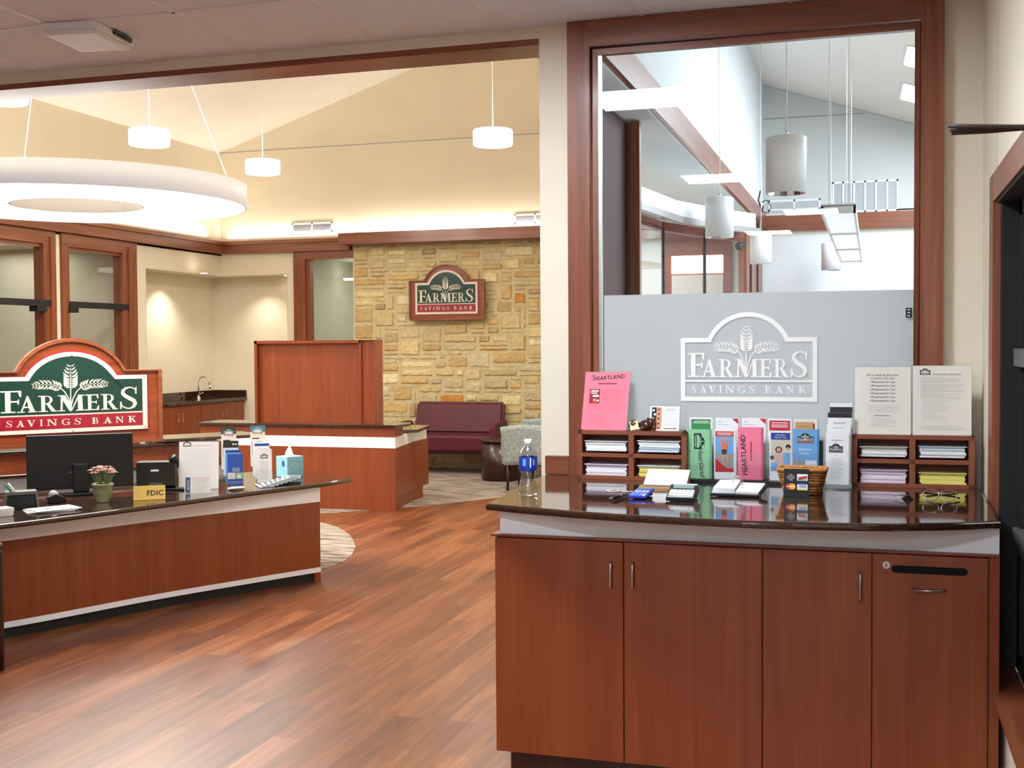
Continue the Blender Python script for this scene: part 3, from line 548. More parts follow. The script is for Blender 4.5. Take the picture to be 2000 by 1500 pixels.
# ---- lights of the near room
proto = None
for i, (x, y) in enumerate(TROFF):
    if proto is None:
        t = thing('ceiling_troffer', '', 'ceiling light', (x, y, 3.033)); m = MB(); s = .295
        m.box(-s, s, -s, -s+.02, -.004, .006, WHITEM).box(-s, s, s-.02, s, -.004, .006, WHITEM).box(-s, -s+.02, -s, s, -.004, .006, WHITEM).box(s-.02, s, -s, s, -.004, .006, WHITEM); m.build('frame', t)
        MB().box(-s+.02, s-.02, -s+.02, s-.02, 0, .004, E_TROF).build('lens', t); proto = t
    else: t = dup(proto, (x, y, 3.033))
    t['label'] = ['square ceiling troffer nearest the big interior window', 'second square troffer back from the interior window', 'third square troffer back, right of the row', 'rearmost square troffer by the rear wall', 'square troffer over the floor left of the camera', 'square troffer far behind the camera on the left'][i]
    t['group'] = 'ceiling troffers of the near room'
t = thing('ceiling_sensor', 'white square wireless housing on the near ceiling tiles, top left', 'ceiling device', (-3.315, 4.465, 3.034), math.radians(8))
MB().box(-.13, .13, -.17, .17, -.028, .004, WHITEM, .008).build('housing', t); MB().box(-.118, .118, -.158, .158, -.046, -.026, WHITEM, .01).build('cover', t)
m = MB().box(.13, .142, -.02, .13, -.02, .0, GREYM).tube([(.135, -.03, -.012), (.15, .05, -.02), (.136, .12, -.012)], .004, BLACK); m.build('mounting_clip', t)

# =================================================================== LIGHT FITTINGS
def ring_mb(r0, r1, z0, z1, m, seg=96):
    return MB().lathe([(r0, z0), (r1, z0), (r1, z1), (r0, z1), (r0, z0)], m, seg=seg)
t = thing('ring_pendant', 'huge white ring pendant light hanging over the reception desk', 'pendant light', (-5.28, 6.96, 2.63))
ring_mb(1.135, 1.15, 0, .155, emis('lit_acrylic_band', (.88, .92, 1), .28)).build('outer_band', t); ring_mb(.43, .442, 0, .155, WHITEM).build('inner_band', t)
MB().lathe([(.442, .008), (1.135, .008)], E_RING, seg=96).build('lens', t); MB().lathe([(.442, .14), (1.135, .14)], WHITEM, seg=96).build('top_plate', t)
for k, a in enumerate((38, 150, 262)):
    a = math.radians(a); m = MB(); x, y = 1.05*math.cos(a), 1.05*math.sin(a); m.tube([(x, y, .14), (x, y, .19)], .008, STEEL); m.tube([(x, y, .17), (x*.15, y*.15, 2.55)], .0025, WHITEM, 6); m.build('cable', t)
m = MB().lathe([(.001, 2.50), (.18, 2.50), (.18, 2.60), (.001, 2.60)], WHITEM); m.build('canopy', t)
area('ring_uplight', (-5.28, 6.96, 2.84), 1.9, 130, (1, .98, .94), (PI, 0, 0))
area('ring_downlight', (-5.28, 6.96, 2.60), 1.8, 90, (1, .96, .90))
def drum(loc, label):
    t = thing('drum_pendant', label, 'pendant light', loc, group='glowing drum pendants of the lobby')
    MB().lathe([(.001, 0), (.186, 0), (.192, .008), (.192, .14), (.186, .148), (.001, .148)], E_DRUM, seg=40).build('shade', t)
    zr = roofz(loc[0])-loc[2]; MB().tube([(0, 0, .145), (0, 0, zr-.03)], .004, WHITEM, 6).build('cord', t)
    MB().lathe([(.001, zr-.05), (.07, zr-.05), (.07, zr), (.001, zr)], WHITEM, seg=20).build('canopy', t); return t
drum((-6.62, 7.83, 3.6), 'glowing drum pendant cut by the left photo edge just under the header')
drum((-6.69, 9.92, 3.6), 'glowing drum pendant above the right end of the big ring light')
drum((-6.59, 11.95, 3.6), 'lowest looking drum pendant, between the ring light and the vent grille')
drum((-3.56, 11.02, 3.6), 'rightmost drum pendant near the cream wall end')
for p in ((-6.62, 7.83), (-6.69, 9.92), (-6.59, 11.95), (-3.56, 11.02)): area('drum_light', (p[0], p[1], 3.57), .36, 42, (1, .97, .9))
# cove light strips lying on top of the cornice
area('cove_light_side', (-8.83, 10.0, 3.18), 9, 42, (1, .93, .82), (PI, 0, 0), sy=.04).rotation_euler = (PI, 0, PI/2)
area('cove_light_end', (-7.8, 14.84, 3.18), 1.9, 9, (1, .93, .82), (PI, 0, 0), sy=.04)
area('cove_light_stone', (-5.3, 14.84, 3.2), 2.9, 16, (1, .93, .82), (PI, 0, 0), sy=.04)
# recessed downlights in the niche
for k, p in enumerate((on(398, 533.5, Z=2.66), on(560, 548, Z=2.66))):
    if k == 1: p = Vector((-7.98, 15.18, 2.66))
    t = thing('niche_downlight', ['small recessed downlight over the niche sink corner', 'small recessed downlight at the right end of the niche'][k], 'ceiling light', (p.x, p.y, 2.664), group='niche downlights'); MB().lathe([(.001, -.004), (.055, -.004)], E_POT, seg=20).build('lens', t); MB().lathe([(.055, -.006), (.07, -.006), (.07, 0)], WHITEM, seg=20).build('trim_ring', t)
spot('niche_spot', (-9.02, 14.0, 2.64), 60, (1, .90, .74), 112, 1, (0, 0, 0)); spot('niche_spot', (-8.4, 15.02, 2.64), 34, (1, .90, .74), 112, 1)
for (x, y) in ((-10.5, 10.3), (-10.5, 12.2)): area('office_light_and_fill', (x, y, 2.9), 1.2, 13, (1, .97, .9))
area('office_light_and_fill', (-6.4, 16.4, 2.9), 1.4, 17, (1, .97, .9)); area('office_light_and_fill', (-2.6, 13.3, 2.9), 1.0, 16, (1, .95, .85)); area('office_light_and_fill', (-2.1, 10.6, 3.0), .6, 9, (1, .98, .95))  # last one is a fill added under the soffit to brighten the glazing
# cylinder pendants of the glass office
cyl = None
for i, (x, y, z) in enumerate(((-.473, 6.83, 2.488), (-1.178, 9.515, 2.495), (-1.128, 12.58, 2.483), (-.473, 14.3, 2.50))):
    if cyl is None:
        t = cyl = thing('cylinder_pendant', '', 'pendant light', (x, y, z))
        MB().lathe([(.106, .0), (.1125, .0), (.1125, .31), (.10, .318), (.001, .318)], WHITEM, seg=40).build('housing', t)
        MB().lathe([(.106, .001), (.09, .05), (.06, .11), (.001, .12)], CHROME, seg=16, smooth=False).build('reflector', t)
        MB().ball((0, 0, .085), .03, E_CYL).build('lamp', t)
        m = MB().tube([(0, 0, .318), (0, 0, .35)], .012, CHROME); m.build('cord_grip', t)
        MB().tube([(0, 0, .34), (.006, 0, .7), (-.004, 0, 1.2), (0, 0, 2.3)], .004, WHITEM, 6).build('cord', t)
    else: t = dup(cyl, (x, y, z))
    t['label'] = ['largest looking white cylinder pendant, nearest behind the glass', 'white cylinder pendant second from the left, in front of the light shelf', 'white cylinder pendant against the wood post, beside the loose black cable', 'farthest white cylinder pendant, beside the hanging lensed fixture'][i]; t['group'] = 'white cylinder pendants'
    spot('cylinder_spot', (x, y, z+.02), L_CYL, (.95, .97, 1), 110, .6)
p = on(1485, 395, Y=12.6); m = MB().tube([(p.x, 12.6, p.z+.12), (p.x-.02, 12.6, p.z+.02), (p.x+.02, 12.6, p.z-.1), (p.x+.03, 12.6, p.z-.04)], .009, BLACK, 6).tube([(p.x+.01, 12.6, p.z), (p.x+.07, 12.6, p.z+.02), (p.x+.11, 12.6, p.z-.05), (p.x+.08, 12.6, p.z-.12), (p.x+.04, 12.6, p.z-.1)], .006, BLACK, 6)
tag(m.build('loose_cable'), 'loose looped black cable hanging by the end of the bright wall', 'cable')
# long hanging fixture with lens cells
t = thing('linear_pendant', 'long white hanging fixture with three lens cells behind the glass', 'pendant light', (-.21, 7.62, 2.45))
m = MB(); W = .105; LN = 4.6; m.box(-W, -W+.015, 0, LN, 0, .05, WHITEM).box(W-.015, W, 0, LN, 0, .05, WHITEM).box(-W, W, 0, .02, 0, .05, WHITEM).box(-W, W, LN-.02, LN, 0, .05, WHITEM).box(-W, W, 0, LN, .045, .06, WHITEM)
for q in (.33, .66): m.box(-W, W, LN*q-.03, LN*q+.03, 0, .03, STEEL)
m.build('housing', t)
for q in range(3): MB().box(-W+.018, W-.018, LN*q/3+.04, LN*(q+1)/3-.04, .012, .02, E_LIN).build('lens', t)
for x, y in ((-.06, .15), (.06, .15), (0, 2.3), (0, 4.4)): MB().tube([(x, y, .05), (x, y, 1.95)], .0035, WHITEM, 6).build('cable', t)
# skylights on the sloped ceiling
def sl(X, Y): return (X, Y, roofz(X)-.012)
for i, (y0, y1) in enumerate(((11.22, 11.95), (12.8, 13.6))):
    t = thing('skylight', ['upper bright square skylight at the right edge of the glass', 'lower bright square skylight at the right edge of the glass'][i], 'skylight', (0, 0, 0), group='skylights of the glass office')
    MB().add([sl(.30, y0), sl(.95, y0), sl(.95, y1), sl(.28, y1)], [(0, 1, 2, 3)], E_SKY).build('pane', t)
    MB().add([tuple(Vector(sl(x, y))+Vector((0, 0, .006))) for x, y in ((.28, y0-.03), (.98, y0-.03), (.98, y1+.03), (.26, y1+.03))], [(0, 1, 2, 3)], WHITEM).build('frame', t)
# grilles
def grille(name, x0, x1, z0, z1, label, cells, vert=False, mm=None, back=None):
    t = thing(name, label, 'vent', ((x0+x1)/2, 14.90 if x1 < -2 else 14.884, z0)); W = (x1-x0)/2; H = z1-z0; b = .02
    m = MB(); m.box(-W, W, -.012, 0, 0, b, WHITEM).box(-W, W, -.012, 0, H-b, H, WHITEM).box(-W, -W+b, -.012, 0, 0, H, WHITEM).box(W-b, W, -.012, 0, 0, H, WHITEM)
    for c in range(1, cells): x = -W+2*W*c/cells; m.box(x-b/2, x+b/2, -.012, 0, 0, H, WHITEM)
    m.build('frame', t); MB().box(-W+b, W-b, -.002, 0, b, H-b, back or INK).build('backing', t)
    m = MB()
    if vert: pass
    else:
        n = 7
        for k in range(n): z = b+(H-2*b)*(k+.5)/n; m.box(-W+b, W-b, -.011, -.003, z-.0035, z+.0035, mm or INK2)
        m.build('slats', t)
grille('vent_grille', -7.77, -7.15, 3.235, 3.37, 'white twin vent grille above the dark cornice, left of the stone wall', 2)
grille('vent_grille', -4.52, -3.95, 3.245, 3.37, 'white twin vent grille over the stone wall, partly hidden by the wall end', 2)
grille('vent_grille', -1.24, -.62, 3.28, 3.41, 'white vent grille behind the glass, right of the loose cable', 2, mm=WHITEM)
grille('return_air_grille', -.48, .28, 3.225, 3.60, 'tall white return air grille with five grey bays behind the glass', 6, vert=True, back=mat('grille_grey', (168, 172, 174), .6))
t = thing('security_camera', 'small dark dome security camera on the glazed partition', 'camera', tuple(on(1443, 481, Y=12.9))); MB().ball((0, 0, 0), .045, BLACK).build('dome', t); MB().tube([(.0, .02, .01), (.06, .05, .03), (.09, .05, .05)], .02, GREYM).build('bracket', t)

# =================================================================== LOBBY FURNITURE
# sink run in the niche
t = thing('sink_cabinet', 'low cherry sink cabinet with dark top in the cream niche', 'cabinet', (0, 0, 0))
m = MB().box(-9.3, -8.82, 13.08, 15.34, .1, .88, CAB).box(-9.3, -8.86, 13.08, 15.34, 0, .1, BLACKM); m.build('carcass', t)
for y0, y1, hy in ((13.1, 13.62, 13.58), (13.63, 14.15, 13.68), (14.17, 14.72, 14.68), (14.73, 15.3, 14.78)):
    d = MB().box(-8.82, -8.80, y0, y1, .12, .86, CAB).build('door', t); MB().tube([(-8.8, hy, .66), (-8.775, hy, .665), (-8.775, hy, .765), (-8.8, hy, .77)], .006, STEEL, 8).build('handle', d)
m = MB().box(-9.31, -8.77, 13.08, 15.35, .88, .92, GRAN, .006).box(-9.315, -9.29, 13.08, 15.35, .92, 1.02, GRAN).box(-9.3, -8.78, 15.325, 15.355, .92, 1.02, GRAN); m.build('sink_top', t)
a = on(388, 779, Z=.92); t = thing('faucet', 'tall chrome gooseneck faucet on the niche counter', 'faucet', (a.x, a.y, .922))
m = MB().lathe([(.028, 0), (.026, .02), (.016, .03), (.014, .05)], CHROME, seg=16); m.build('base', t)
m = MB().tube([(0, 0, .03), (0, 0, .24)]+[(.07-.07*math.cos(math.radians(q)), .03*(1-math.cos(math.radians(q))), .24+.075*math.sin(math.radians(q))) for q in range(20, 190, 20)]+[(.145, .06, .17)], .011, CHROME, 10); m.tube([(.145, .06, .19), (.15, .064, .14)], .016, CHROME); m.build('spout', t)
MB().tube([(0, 0, .06), (.05, .05, .085)], .008, CHROME).build('lever', t)

# teller desk with screen
t = thing('teller_desk', 'cherry desk with white band standing in front of the stone wall', 'desk', (0, 0, 0))
c0 = on(773, 999, Z=0); TY = c0.y; c1 = on(814, 930, Y=TY+.9); c2 = on(806, 980, Y=TY+.8)
m = MB().prism([(-6.75, TY), (c0.x, TY), (c1.x, TY+.9), (c1.x, TY+1.25), (-6.75, TY+1.25)], .13, .63, CAB).prism([(-6.7, TY+.002), (c0.x-.002, TY+.002), (c2.x, TY+.8), (c2.x, TY+1.1), (-6.7, TY+1.1)], 0, .13, CAB); m.build('body', t)
m = MB().prism([(-6.76, TY-.004), (c0.x+.002, TY-.004), (c1.x-.02, TY+.9), (c1.x-.02, TY+1.25), (-6.76, TY+1.25)], .63, .738, WHITE); m.build('white_band', t)
m = MB().prism([(-6.75, TY), (c0.x-.0, TY), (on(787, 850, Y=TY+.35).x, TY+.35), (-6.75, TY+.35)], .739, .838, CAB); m.build('riser', t)
rr = on(790, 833, Y=TY+.1).x
m = MB().prism([(-6.75, TY-.05), (c0.x+.03, TY-.05), (rr+.02, TY+.18), (rr-.05, TY+.42), (-6.75, TY+.42)], .839, .864, GRAN, .006); m.build('ledge', t)
m = MB().prism([(-6.7, TY+.36), (c1.x-.2, TY+.36), (on(816, 845, Y=TY+.6).x, TY+.6), (c1.x, TY+1.3), (-6.7, TY+1.3)], .745, .775, GRAN, .006); m.build('worktop', t)
t = thing('desk_screen', 'tall recessed cherry privacy screen standing on the teller desk', 'screen', (-5.45, TY+.06, .865))
W = .665; H = .845; m = MB().box(-W, W-.12, .03, .06, .0, H, CAB); m.box(W-.15, W, .0, .22, 0, H, W_Z); m.build('panel', t)
m = MB().box(-W, -W+.03, -.03, .07, 0, H, W_Z).box(-W, W-.12, -.03, .07, H-.03, H, W_X).box(W-.15, W-.13, -.03, .05, 0, H, W_Z).box(W-.15, W, -.03, .22, H-.005, H, W_X); m.build('frame', t)

# settee, table, armchairs
t = thing('settee', 'burgundy upholstered settee against the stone wall', 'sofa', (-5.235, 14.05, .0035))
MB().box(-.64, .64, .02, .56, .30, .50, BURG, .03).build('seat', t)
m = MB(); bm = bmesh.new(); bmesh.ops.create_cube(bm, size=1)
for v in bm.verts: v.co = Vector((v.co.x*1.22, .60+v.co.y*.12+(v.co.z+.5)*.10, .49+(v.co.z+.5)*.41))
bmesh.ops.bevel(bm, geom=bm.edges[:], offset=.03, segments=3, affect='EDGES'); m.bm(bm, BURG); m.build('backrest', t)
for s in (-1, 1):
    m = MB().prism([(.0, .02), (.0, .60), (.05, .655), (.50, .655), (.58, .60), (.58, .02), (.52, .02), (.50, .30), (.08, .30), (.06, .02)], s*.66-.035, s*.66+.035, BURG, axis='X'); m.build('arm', t)
m = MB().box(-.63, .63, .05, .50, .26, .30, DARKW); m.build('base_rail', t)
for x, y in ((-.62, .06), (.62, .06), (-.62, .52), (.62, .52)): MB().box(x-.02, x+.02, y-.02, y+.02, 0, .28, DARKW).build('leg', t)
p = on(965, 925, Z=0); t = thing('drum_side_table', 'dark round drum side table between settee and patterned armchair', 'table', (-4.36, 13.72, .0035))
MB().lathe([(.001, .0), (.22, .0), (.235, .01), (.235, .47), (.001, .47)], DARKW, seg=40).build('body', t); MB().lathe([(.001, .47), (.25, .47), (.255, .485), (.25, .50), (.001, .50)], DARKW, seg=40).build('table_top', t)
def slab(m, rows, mt):
    """closed shell from rows of (x,y,z) loops"""
    n = len(rows[0]); vs = [p for r in rows for p in r]; fs = []
    for i in range(len(rows)-1):
        for k in range(n): fs.append((i*n+k, i*n+(k+1) % n, (i+1)*n+(k+1) % n, (i+1)*n+k))
    fs += [list(range(n)), [(len(rows)-1)*n+k for k in range(n)]]; m.add(vs, fs, mt, True)
def back_shell(z0, z1, w0, w1, y0, y1, th, mt, curve=.06, arch=.03):
    """curved chair back: front and rear faces follow an arc in plan, top arched"""
    m = MB(); rows = []
    for j in range(9):
        v = j/8; w_ = w0+(w1-w0)*v; yy = y0+(y1-y0)*v; row = []
        for i in range(11): u = i/10*2-1; row.append((u*w_, yy+curve*u*u, z0+(z1-z0)*v-(arch*u*u*v)))
        for i in range(10, -1, -1): u = i/10*2-1; row.append((u*w_, yy+th+curve*u*u, z0+(z1-z0)*v-(arch*u*u*v)))
        rows.append(row)
    slab(m, rows, mt); return m
arm0 = t = thing('armchair', '', 'chair', (-3.70, 12.95, .0035), math.radians(182), group='leaf patterned armchairs')
back_shell(.30, .76, .27, .29, .24, .32, .07, FAB).build('backrest', t)
MB().box(-.27, .27, -.28, .27, .33, .46, FAB, .03).build('seat', t)
for s in (-1, 1): MB().prism([(-.26, .30), (.24, .30), (.27, .40), (.27, .62), (-.24, .58)], s*.30-.03, s*.30+.03, FAB, axis='X').build('arm', t)
MB().box(-.27, .27, -.25, .25, .28, .335, DARKW).build('seat_frame', t)
for x, y in ((-.25, -.24), (.25, -.24), (-.25, .25), (.25, .25)): MB().tube([(x, y, .30), (x*1.04, y*1.06, .0)], [.025, .014], DARKW, 8).build('leg', t)
t['label'] = 'leaf patterned grey green armchair seen from behind the water bottle'
t = dup(arm0, (-3.68, 14.1, .0035), math.radians(160), 'second leaf patterned armchair, only its top showing above the nearer one')
# magazines on the round table
tag(MB().box(-4.30, -4.16, 13.6, 13.78, .501, .510, CREAMP).box(-4.28, -4.12, 13.55, 13.72, .510, .517, PBLUE).build('magazine_stack'), 'pale magazines lying on the drum side table', 'magazines')

# =================================================================== EMBLEM SIGNS
def emblem_sign(loc, rz, W, label, sq=1.0):
    """wood backboard with the wheat emblem panel; local x right, z up, front towards -y; W = panel width"""
    t = thing('emblem_sign', label, 'sign', loc, rz); bd = .105*W; sh_ = .475*W; ar = .85 if sq < 1 else 1; vm = lambda z: z*sq if z < sh_ else sh_*sq+(z-sh_)*ar
    o = [(x-W/2, vm(z)+bd) for x, z in outline(W)]
    def grow(g):
        k = (W+2*g)/W; return [((x)*k, (z-bd)*1.0+bd+( (z-bd)/vm(.664*W)-.5)*2*g*.86) for x, z in o]
    MB().prism(grow(bd*.86), -.045, 0, W_X, axis='Y').build('backboard', t)
    a, b = grow(bd), grow(bd*.74); m = MB(); n = len(a)
    for i in range(n):
        j = (i+1) % n; q = [(a[i], -.065), (a[j], -.065), (b[j], -.065), (b[i], -.065)]
        m.quad(*[(p[0], y, p[1]) for p, y in q], OAKX); m.quad((b[i][0], -.065, b[i][1]), (b[j][0], -.065, b[j][1]), (b[j][0], -.045, b[j][1]), (b[i][0], -.045, b[i][1]), OAKX); m.quad((a[i][0], -.065, a[i][1]), (a[j][0], -.065, a[j][1]), (a[j][0], 0, a[j][1]), (a[i][0], 0, a[i][1]), OAKX)
    m.build('frame_moulding', t)
    MB().prism(grow(.012*W), -.052, -.046, SRED, axis='Y').build('red_edge', t)
    m = MB(); m.keep = True; m.prism(o, -.058, -.052, SCREAM, axis='Y'); A_ = Art(m, (-W/2, -.0583, bd), (1, 0, 0), (0, 0, 1), (0, -1, 0), .0008); A_.vm = vm; emblem(A_, W, SCREAM, border=SCREAM, field=SGREEN, red=SRED); m.build('emblem_panel', t)
    for x, z in ((-.483, .455), (.483, .455), (-.483, .02), (.483, .02), (0, .64), (0, .015)): MB().lathe([(.001, 0), (.006*W, 0), (.005*W, .004), (.001, .005)], STEEL, seg=10).build('screw', t).matrix_local = Matrix.Translation((x*W, -.059, vm(z*W)+bd)) @ Matrix.Rotation(PI/2, 4, 'X')
    return t
a = on(797, 628, Y=14.7); b = on(949, 626, Y=14.7); emblem_sign(((a.x+b.x)/2, 14.75, a.z+.0), 0, (b.x-a.x)*.80, 'smaller wood framed FARMERS SAVINGS BANK sign on the stone wall')
# large sign: stands on the rear counter of reception
SD = Vector((.60, .80, 0)).normalized(); LZ = .925
se = on(313, 864, Z=LZ)
sW = 1.09; k = sW*(1+2*.105)
emblem_sign(tuple(se-SD*(k/2)+Vector((0, 0, 0))), math.atan2(SD.y, SD.x), sW, 'big green and red FARMERS SAVINGS BANK sign standing behind the reception monitor', .78)

# =================================================================== RECEPTION DESK
def curve_pts(P, n=8):
    out = []
    for i in range(len(P)-1):
        p0 = P[max(i-1, 0)]; p1 = P[i]; p2 = P[i+1]; p3 = P[min(i+2, len(P)-1)]
        for k in range(n):
            t = k/n; out.append(tuple(.5*((2*p1[c])+(-p0[c]+p2[c])*t+(2*p0[c]-5*p1[c]+4*p2[c]-p3[c])*t*t+(-p0[c]+3*p1[c]-3*p2[c]+p3[c])*t**3) for c in (0, 1)))
    return out+[P[-1]]
face = curve_pts([(-5.75, 4.15), (-5.2, 4.72), (-4.70, 5.44), (-4.304, 6.33), (-3.98, 6.95), (-3.70, 7.455)])
def offset(P, d):
    R = []
    for i, p in enumerate(P):
        a = P[max(i-1, 0)]; b = P[min(i+1, len(P)-1)]; dx, dy = b[0]-a[0], b[1]-a[1]; q = math.hypot(dx, dy); R.append((p[0]-dy/q*d, p[1]+dx/q*d))
    return R
t = thing('reception_desk', 'curved cherry reception desk with white bands and dark top', 'desk', (0, 0, 0))
def band(d0, d1, z0, z1, m, **k): return MB().prism(face_off(d0)+face_off(d1)[::-1], z0, z1, m, **k)
def face_off(d): return offset(face, d)
band(0, .04, .10, .56, CAB).build('front_panel', t); band(-.004, .04, .56, .668, WHITE).build('upper_white_band', t); band(-.004, .04, .066, .10, WHITE).build('lower_white_band', t); band(.03, .06, 0, .066, BLACKM).build('toe_kick', t)
m = MB(); e = face[-1]; f = face_off(.7)[-1]; m.prism([e, f, (f[0]-.03, f[1]-.03), (e[0]-.03, e[1]-.03)], .0, .668, CAB); m.build('end_panel', t)
top = curve_pts([(-5.35, 3.95), (-4.88, 4.55), (-4.46, 5.27), (-4.13, 6.13), (-3.87, 6.85), (-3.66, 7.36), (-3.60, 7.55)])
back = [(-3.575, 7.72), (-3.60, 7.76), (-3.75, 7.86), (-4.02, 8.10), (-4.45, 8.02), (-4.80, 7.5), (-5.15, 6.8), (-5.6, 5.9), (-6.2, 5.0)]
MB().prism(top+back, .67, .70, GRAN, .012).build('desk_top', t)
# rear raised counter behind reception: stands along the sign direction
N2 = Vector((-SD.y, SD.x, 0))
def along(p, d, s): q = p+SD*d+N2*s; return (q.x, q.y)
RC = se
t = thing('rear_counter', 'cherry rear counter with two stepped ledges behind the reception desk', 'counter', (0, 0, 0))
m = MB().prism([along(RC, -3.4, -.02), along(RC, .55, -.02), along(RC, .55, .5), along(RC, -3.4, .5)], .12, .90, W_Y); m.build('body', t)
m = MB().prism([along(RC, -3.4, -.06), along(RC, .14, -.06), along(RC, .2, -.02), along(RC, .2, .3), along(RC, -3.4, .3)], .90, .924, GRAN, .006); m.build('ledge', t)
m = MB().prism([along(RC, .0, -.10), along(RC, .74, -.10), along(RC, .80, -.02), along(RC, .80, .34), along(RC, .0, .34)], .930, .955, GRAN, .006); m.build('end_ledge', t)
m = MB().prism([along(RC, -3.4, -.34), along(RC, .5, -.34), along(RC, .5, -.02), along(RC, -3.4, -.02)], .76, .785, GRAN, .006); m.build('lower_ledge', t)
m = MB().prism([along(RC, -3.4, -.28), along(RC, .5, -.28), along(RC, .5, -.02), along(RC, -3.4, -.02)], .66, .76, WHITE); m.build('white_band', t)
m = MB().prism([along(RC, -3.4, -.26), along(RC, .5, -.26), along(RC, .5, -.02), along(RC, -3.4, -.02)], .0, .66, CAB); m.build('front_panel', t)
# wooden guest chair, mostly outside the frame on the left
a = on(8, 1310, Z=0); t = thing('guest_chair', 'dark wooden chair arm post cut by the left photo edge', 'chair', (a.x-.02, a.y, 0), math.radians(90))
MB().tube([(0, 0, 0), (0, 0, .3), (.0, .0, .60), (-.02, .0, .64)], [.018, .02, .022, .022], DARKW).build('leg', t); MB().tube([(0, .5, 0), (0, .5, .62)], .02, DARKW).build('leg', t)
for y in (0, .5): MB().tube([(-.5, y, 0), (-.46, y, .45), (-.54, y, .9)], .02, DARKW).build('leg', t); MB().tube([(.01, y, .635), (-.25, y, .65), (-.5, y, .63)], .022, DARKW).build('arm', t)
MB().box(-.48, .0, .02, .48, .40, .46, BURG, .02).build('seat', t); MB().box(-.54, -.49, .03, .47, .55, .9, BURG, .02).build('backrest', t)

# =================================================================== NEAR CHECK-WRITING COUNTER
FY = 4.08
t = thing('counter_cabinet', 'cherry laminate counter cabinet with doors and a slotted bin front', 'cabinet', (0, 0, 0))
def fx(px, py=1200): return on(px, py, Y=FY-.02).x
x0, xe = fx(967, 1250), .392
m = MB().box(x0+.004, xe, FY, 4.98, .165, .955, CAB); m.build('carcass', t)
MB().box(x0+.03, xe, FY+.07, 4.98, 0, .165, DARKW).build('toe_kick', t)
m = MB().prism([(x0-.012, FY-.024), (xe, FY-.024), (xe, 4.98), (x0+.004, 4.98)], .949, .957, CAB, .002); m.build('top_moulding', t)
MB().box(x0+.016, xe, FY, 4.98, .957, 1.046, WHITE).build('white_band', t)
def door(a, b, name='door'): return MB().box(a+.0022, b-.0022, FY-.02, FY, .16, .944, CAB, .0015).build(name, t)
xs = [x0, fx(1218), fx(1489), fx(1703), fx(1931)]
d1 = door(xs[0], xs[1]); d2 = door(xs[1], xs[2]); d3 = door(xs[2], xs[3]); d4 = door(xs[3], xs[4], 'bin_front')
MB().box(xs[4]+.002, xe, FY-.014, FY, .16, .952, CAB).build('end_stile', t)
def vhandle(par, px, y0, y1):
    a, b = on(px, y0, Y=FY-.04), on(px, y1, Y=FY-.04); MB().tube([(a.x, FY-.02, a.z), (a.x, FY-.042, a.z), (a.x, FY-.045, a.z-.006), (a.x, FY-.045, b.z+.006), (a.x, FY-.042, b.z), (a.x, FY-.02, b.z)], .0042, STEEL, 8).build('handle', par)
vhandle(d1, 1192, 1098, 1149); vhandle(d2, 1235, 1100, 1150); vhandle(d3, 1680, 1120, 1172)
a, b = on(1785, 1153, Y=FY-.04), on(1846, 1154, Y=FY-.04); MB().tube([(a.x, FY-.02, a.z), (a.x, FY-.043, a.z), (b.x, FY-.043, b.z), (b.x, FY-.02, b.z)], .0042, STEEL, 8).build('handle', d4)
a, b = on(1741, 1114, Y=FY-.022), on(1890, 1115, Y=FY-.022); h = .0125; zc = (a.z+b.z)/2
MB().prism([(b.x-h+h*math.cos(q), zc+h*math.sin(q)) for q in [(-.5+i/10)*PI for i in range(11)]]+[(a.x+h-h*math.cos(q), zc-h*math.sin(q)) for q in [(-.5+i/10)*PI for i in range(11)]], FY-.0215, FY-.0195, mat('slot_shade_black', (4, 4, 4), .9), axis='Y').build('mail_slot', d4)  # black plate on the front, painted as the shade inside the slot
a = on(1731, 1103, Y=FY-.02); m = MB(); m.prism([(a.x+.012*math.cos(i*PI/12), a.z+.012*math.sin(i*PI/12)) for i in range(24)], FY-.027, FY-.019, STEEL, axis='Y'); m.prism([(a.x+.008*math.cos(i*PI/12), a.z+.008*math.sin(i*PI/12)) for i in range(24)], FY-.029, FY-.027, CHROME, axis='Y'); m.box(a.x-.0015, a.x+.0015, FY-.0295, FY-.029, a.z-.004, a.z+.004, BLACK); m.build('lock', d4)
top = curve_pts([(-1.335, 4.02), (-1.10, 3.945), (-.832, 3.878), (-.402, 3.835), (-.007, 3.868), (.20, 3.935), (.392, 4.03)])
tag(MB().prism(top+[(.405, 4.99), (-1.39, 4.99)], 1.046, 1.072, GRAN, .011).build('countertop'), 'glossy dark brown bowed countertop below the big interior window', 'countertop')
CT = 1.0725
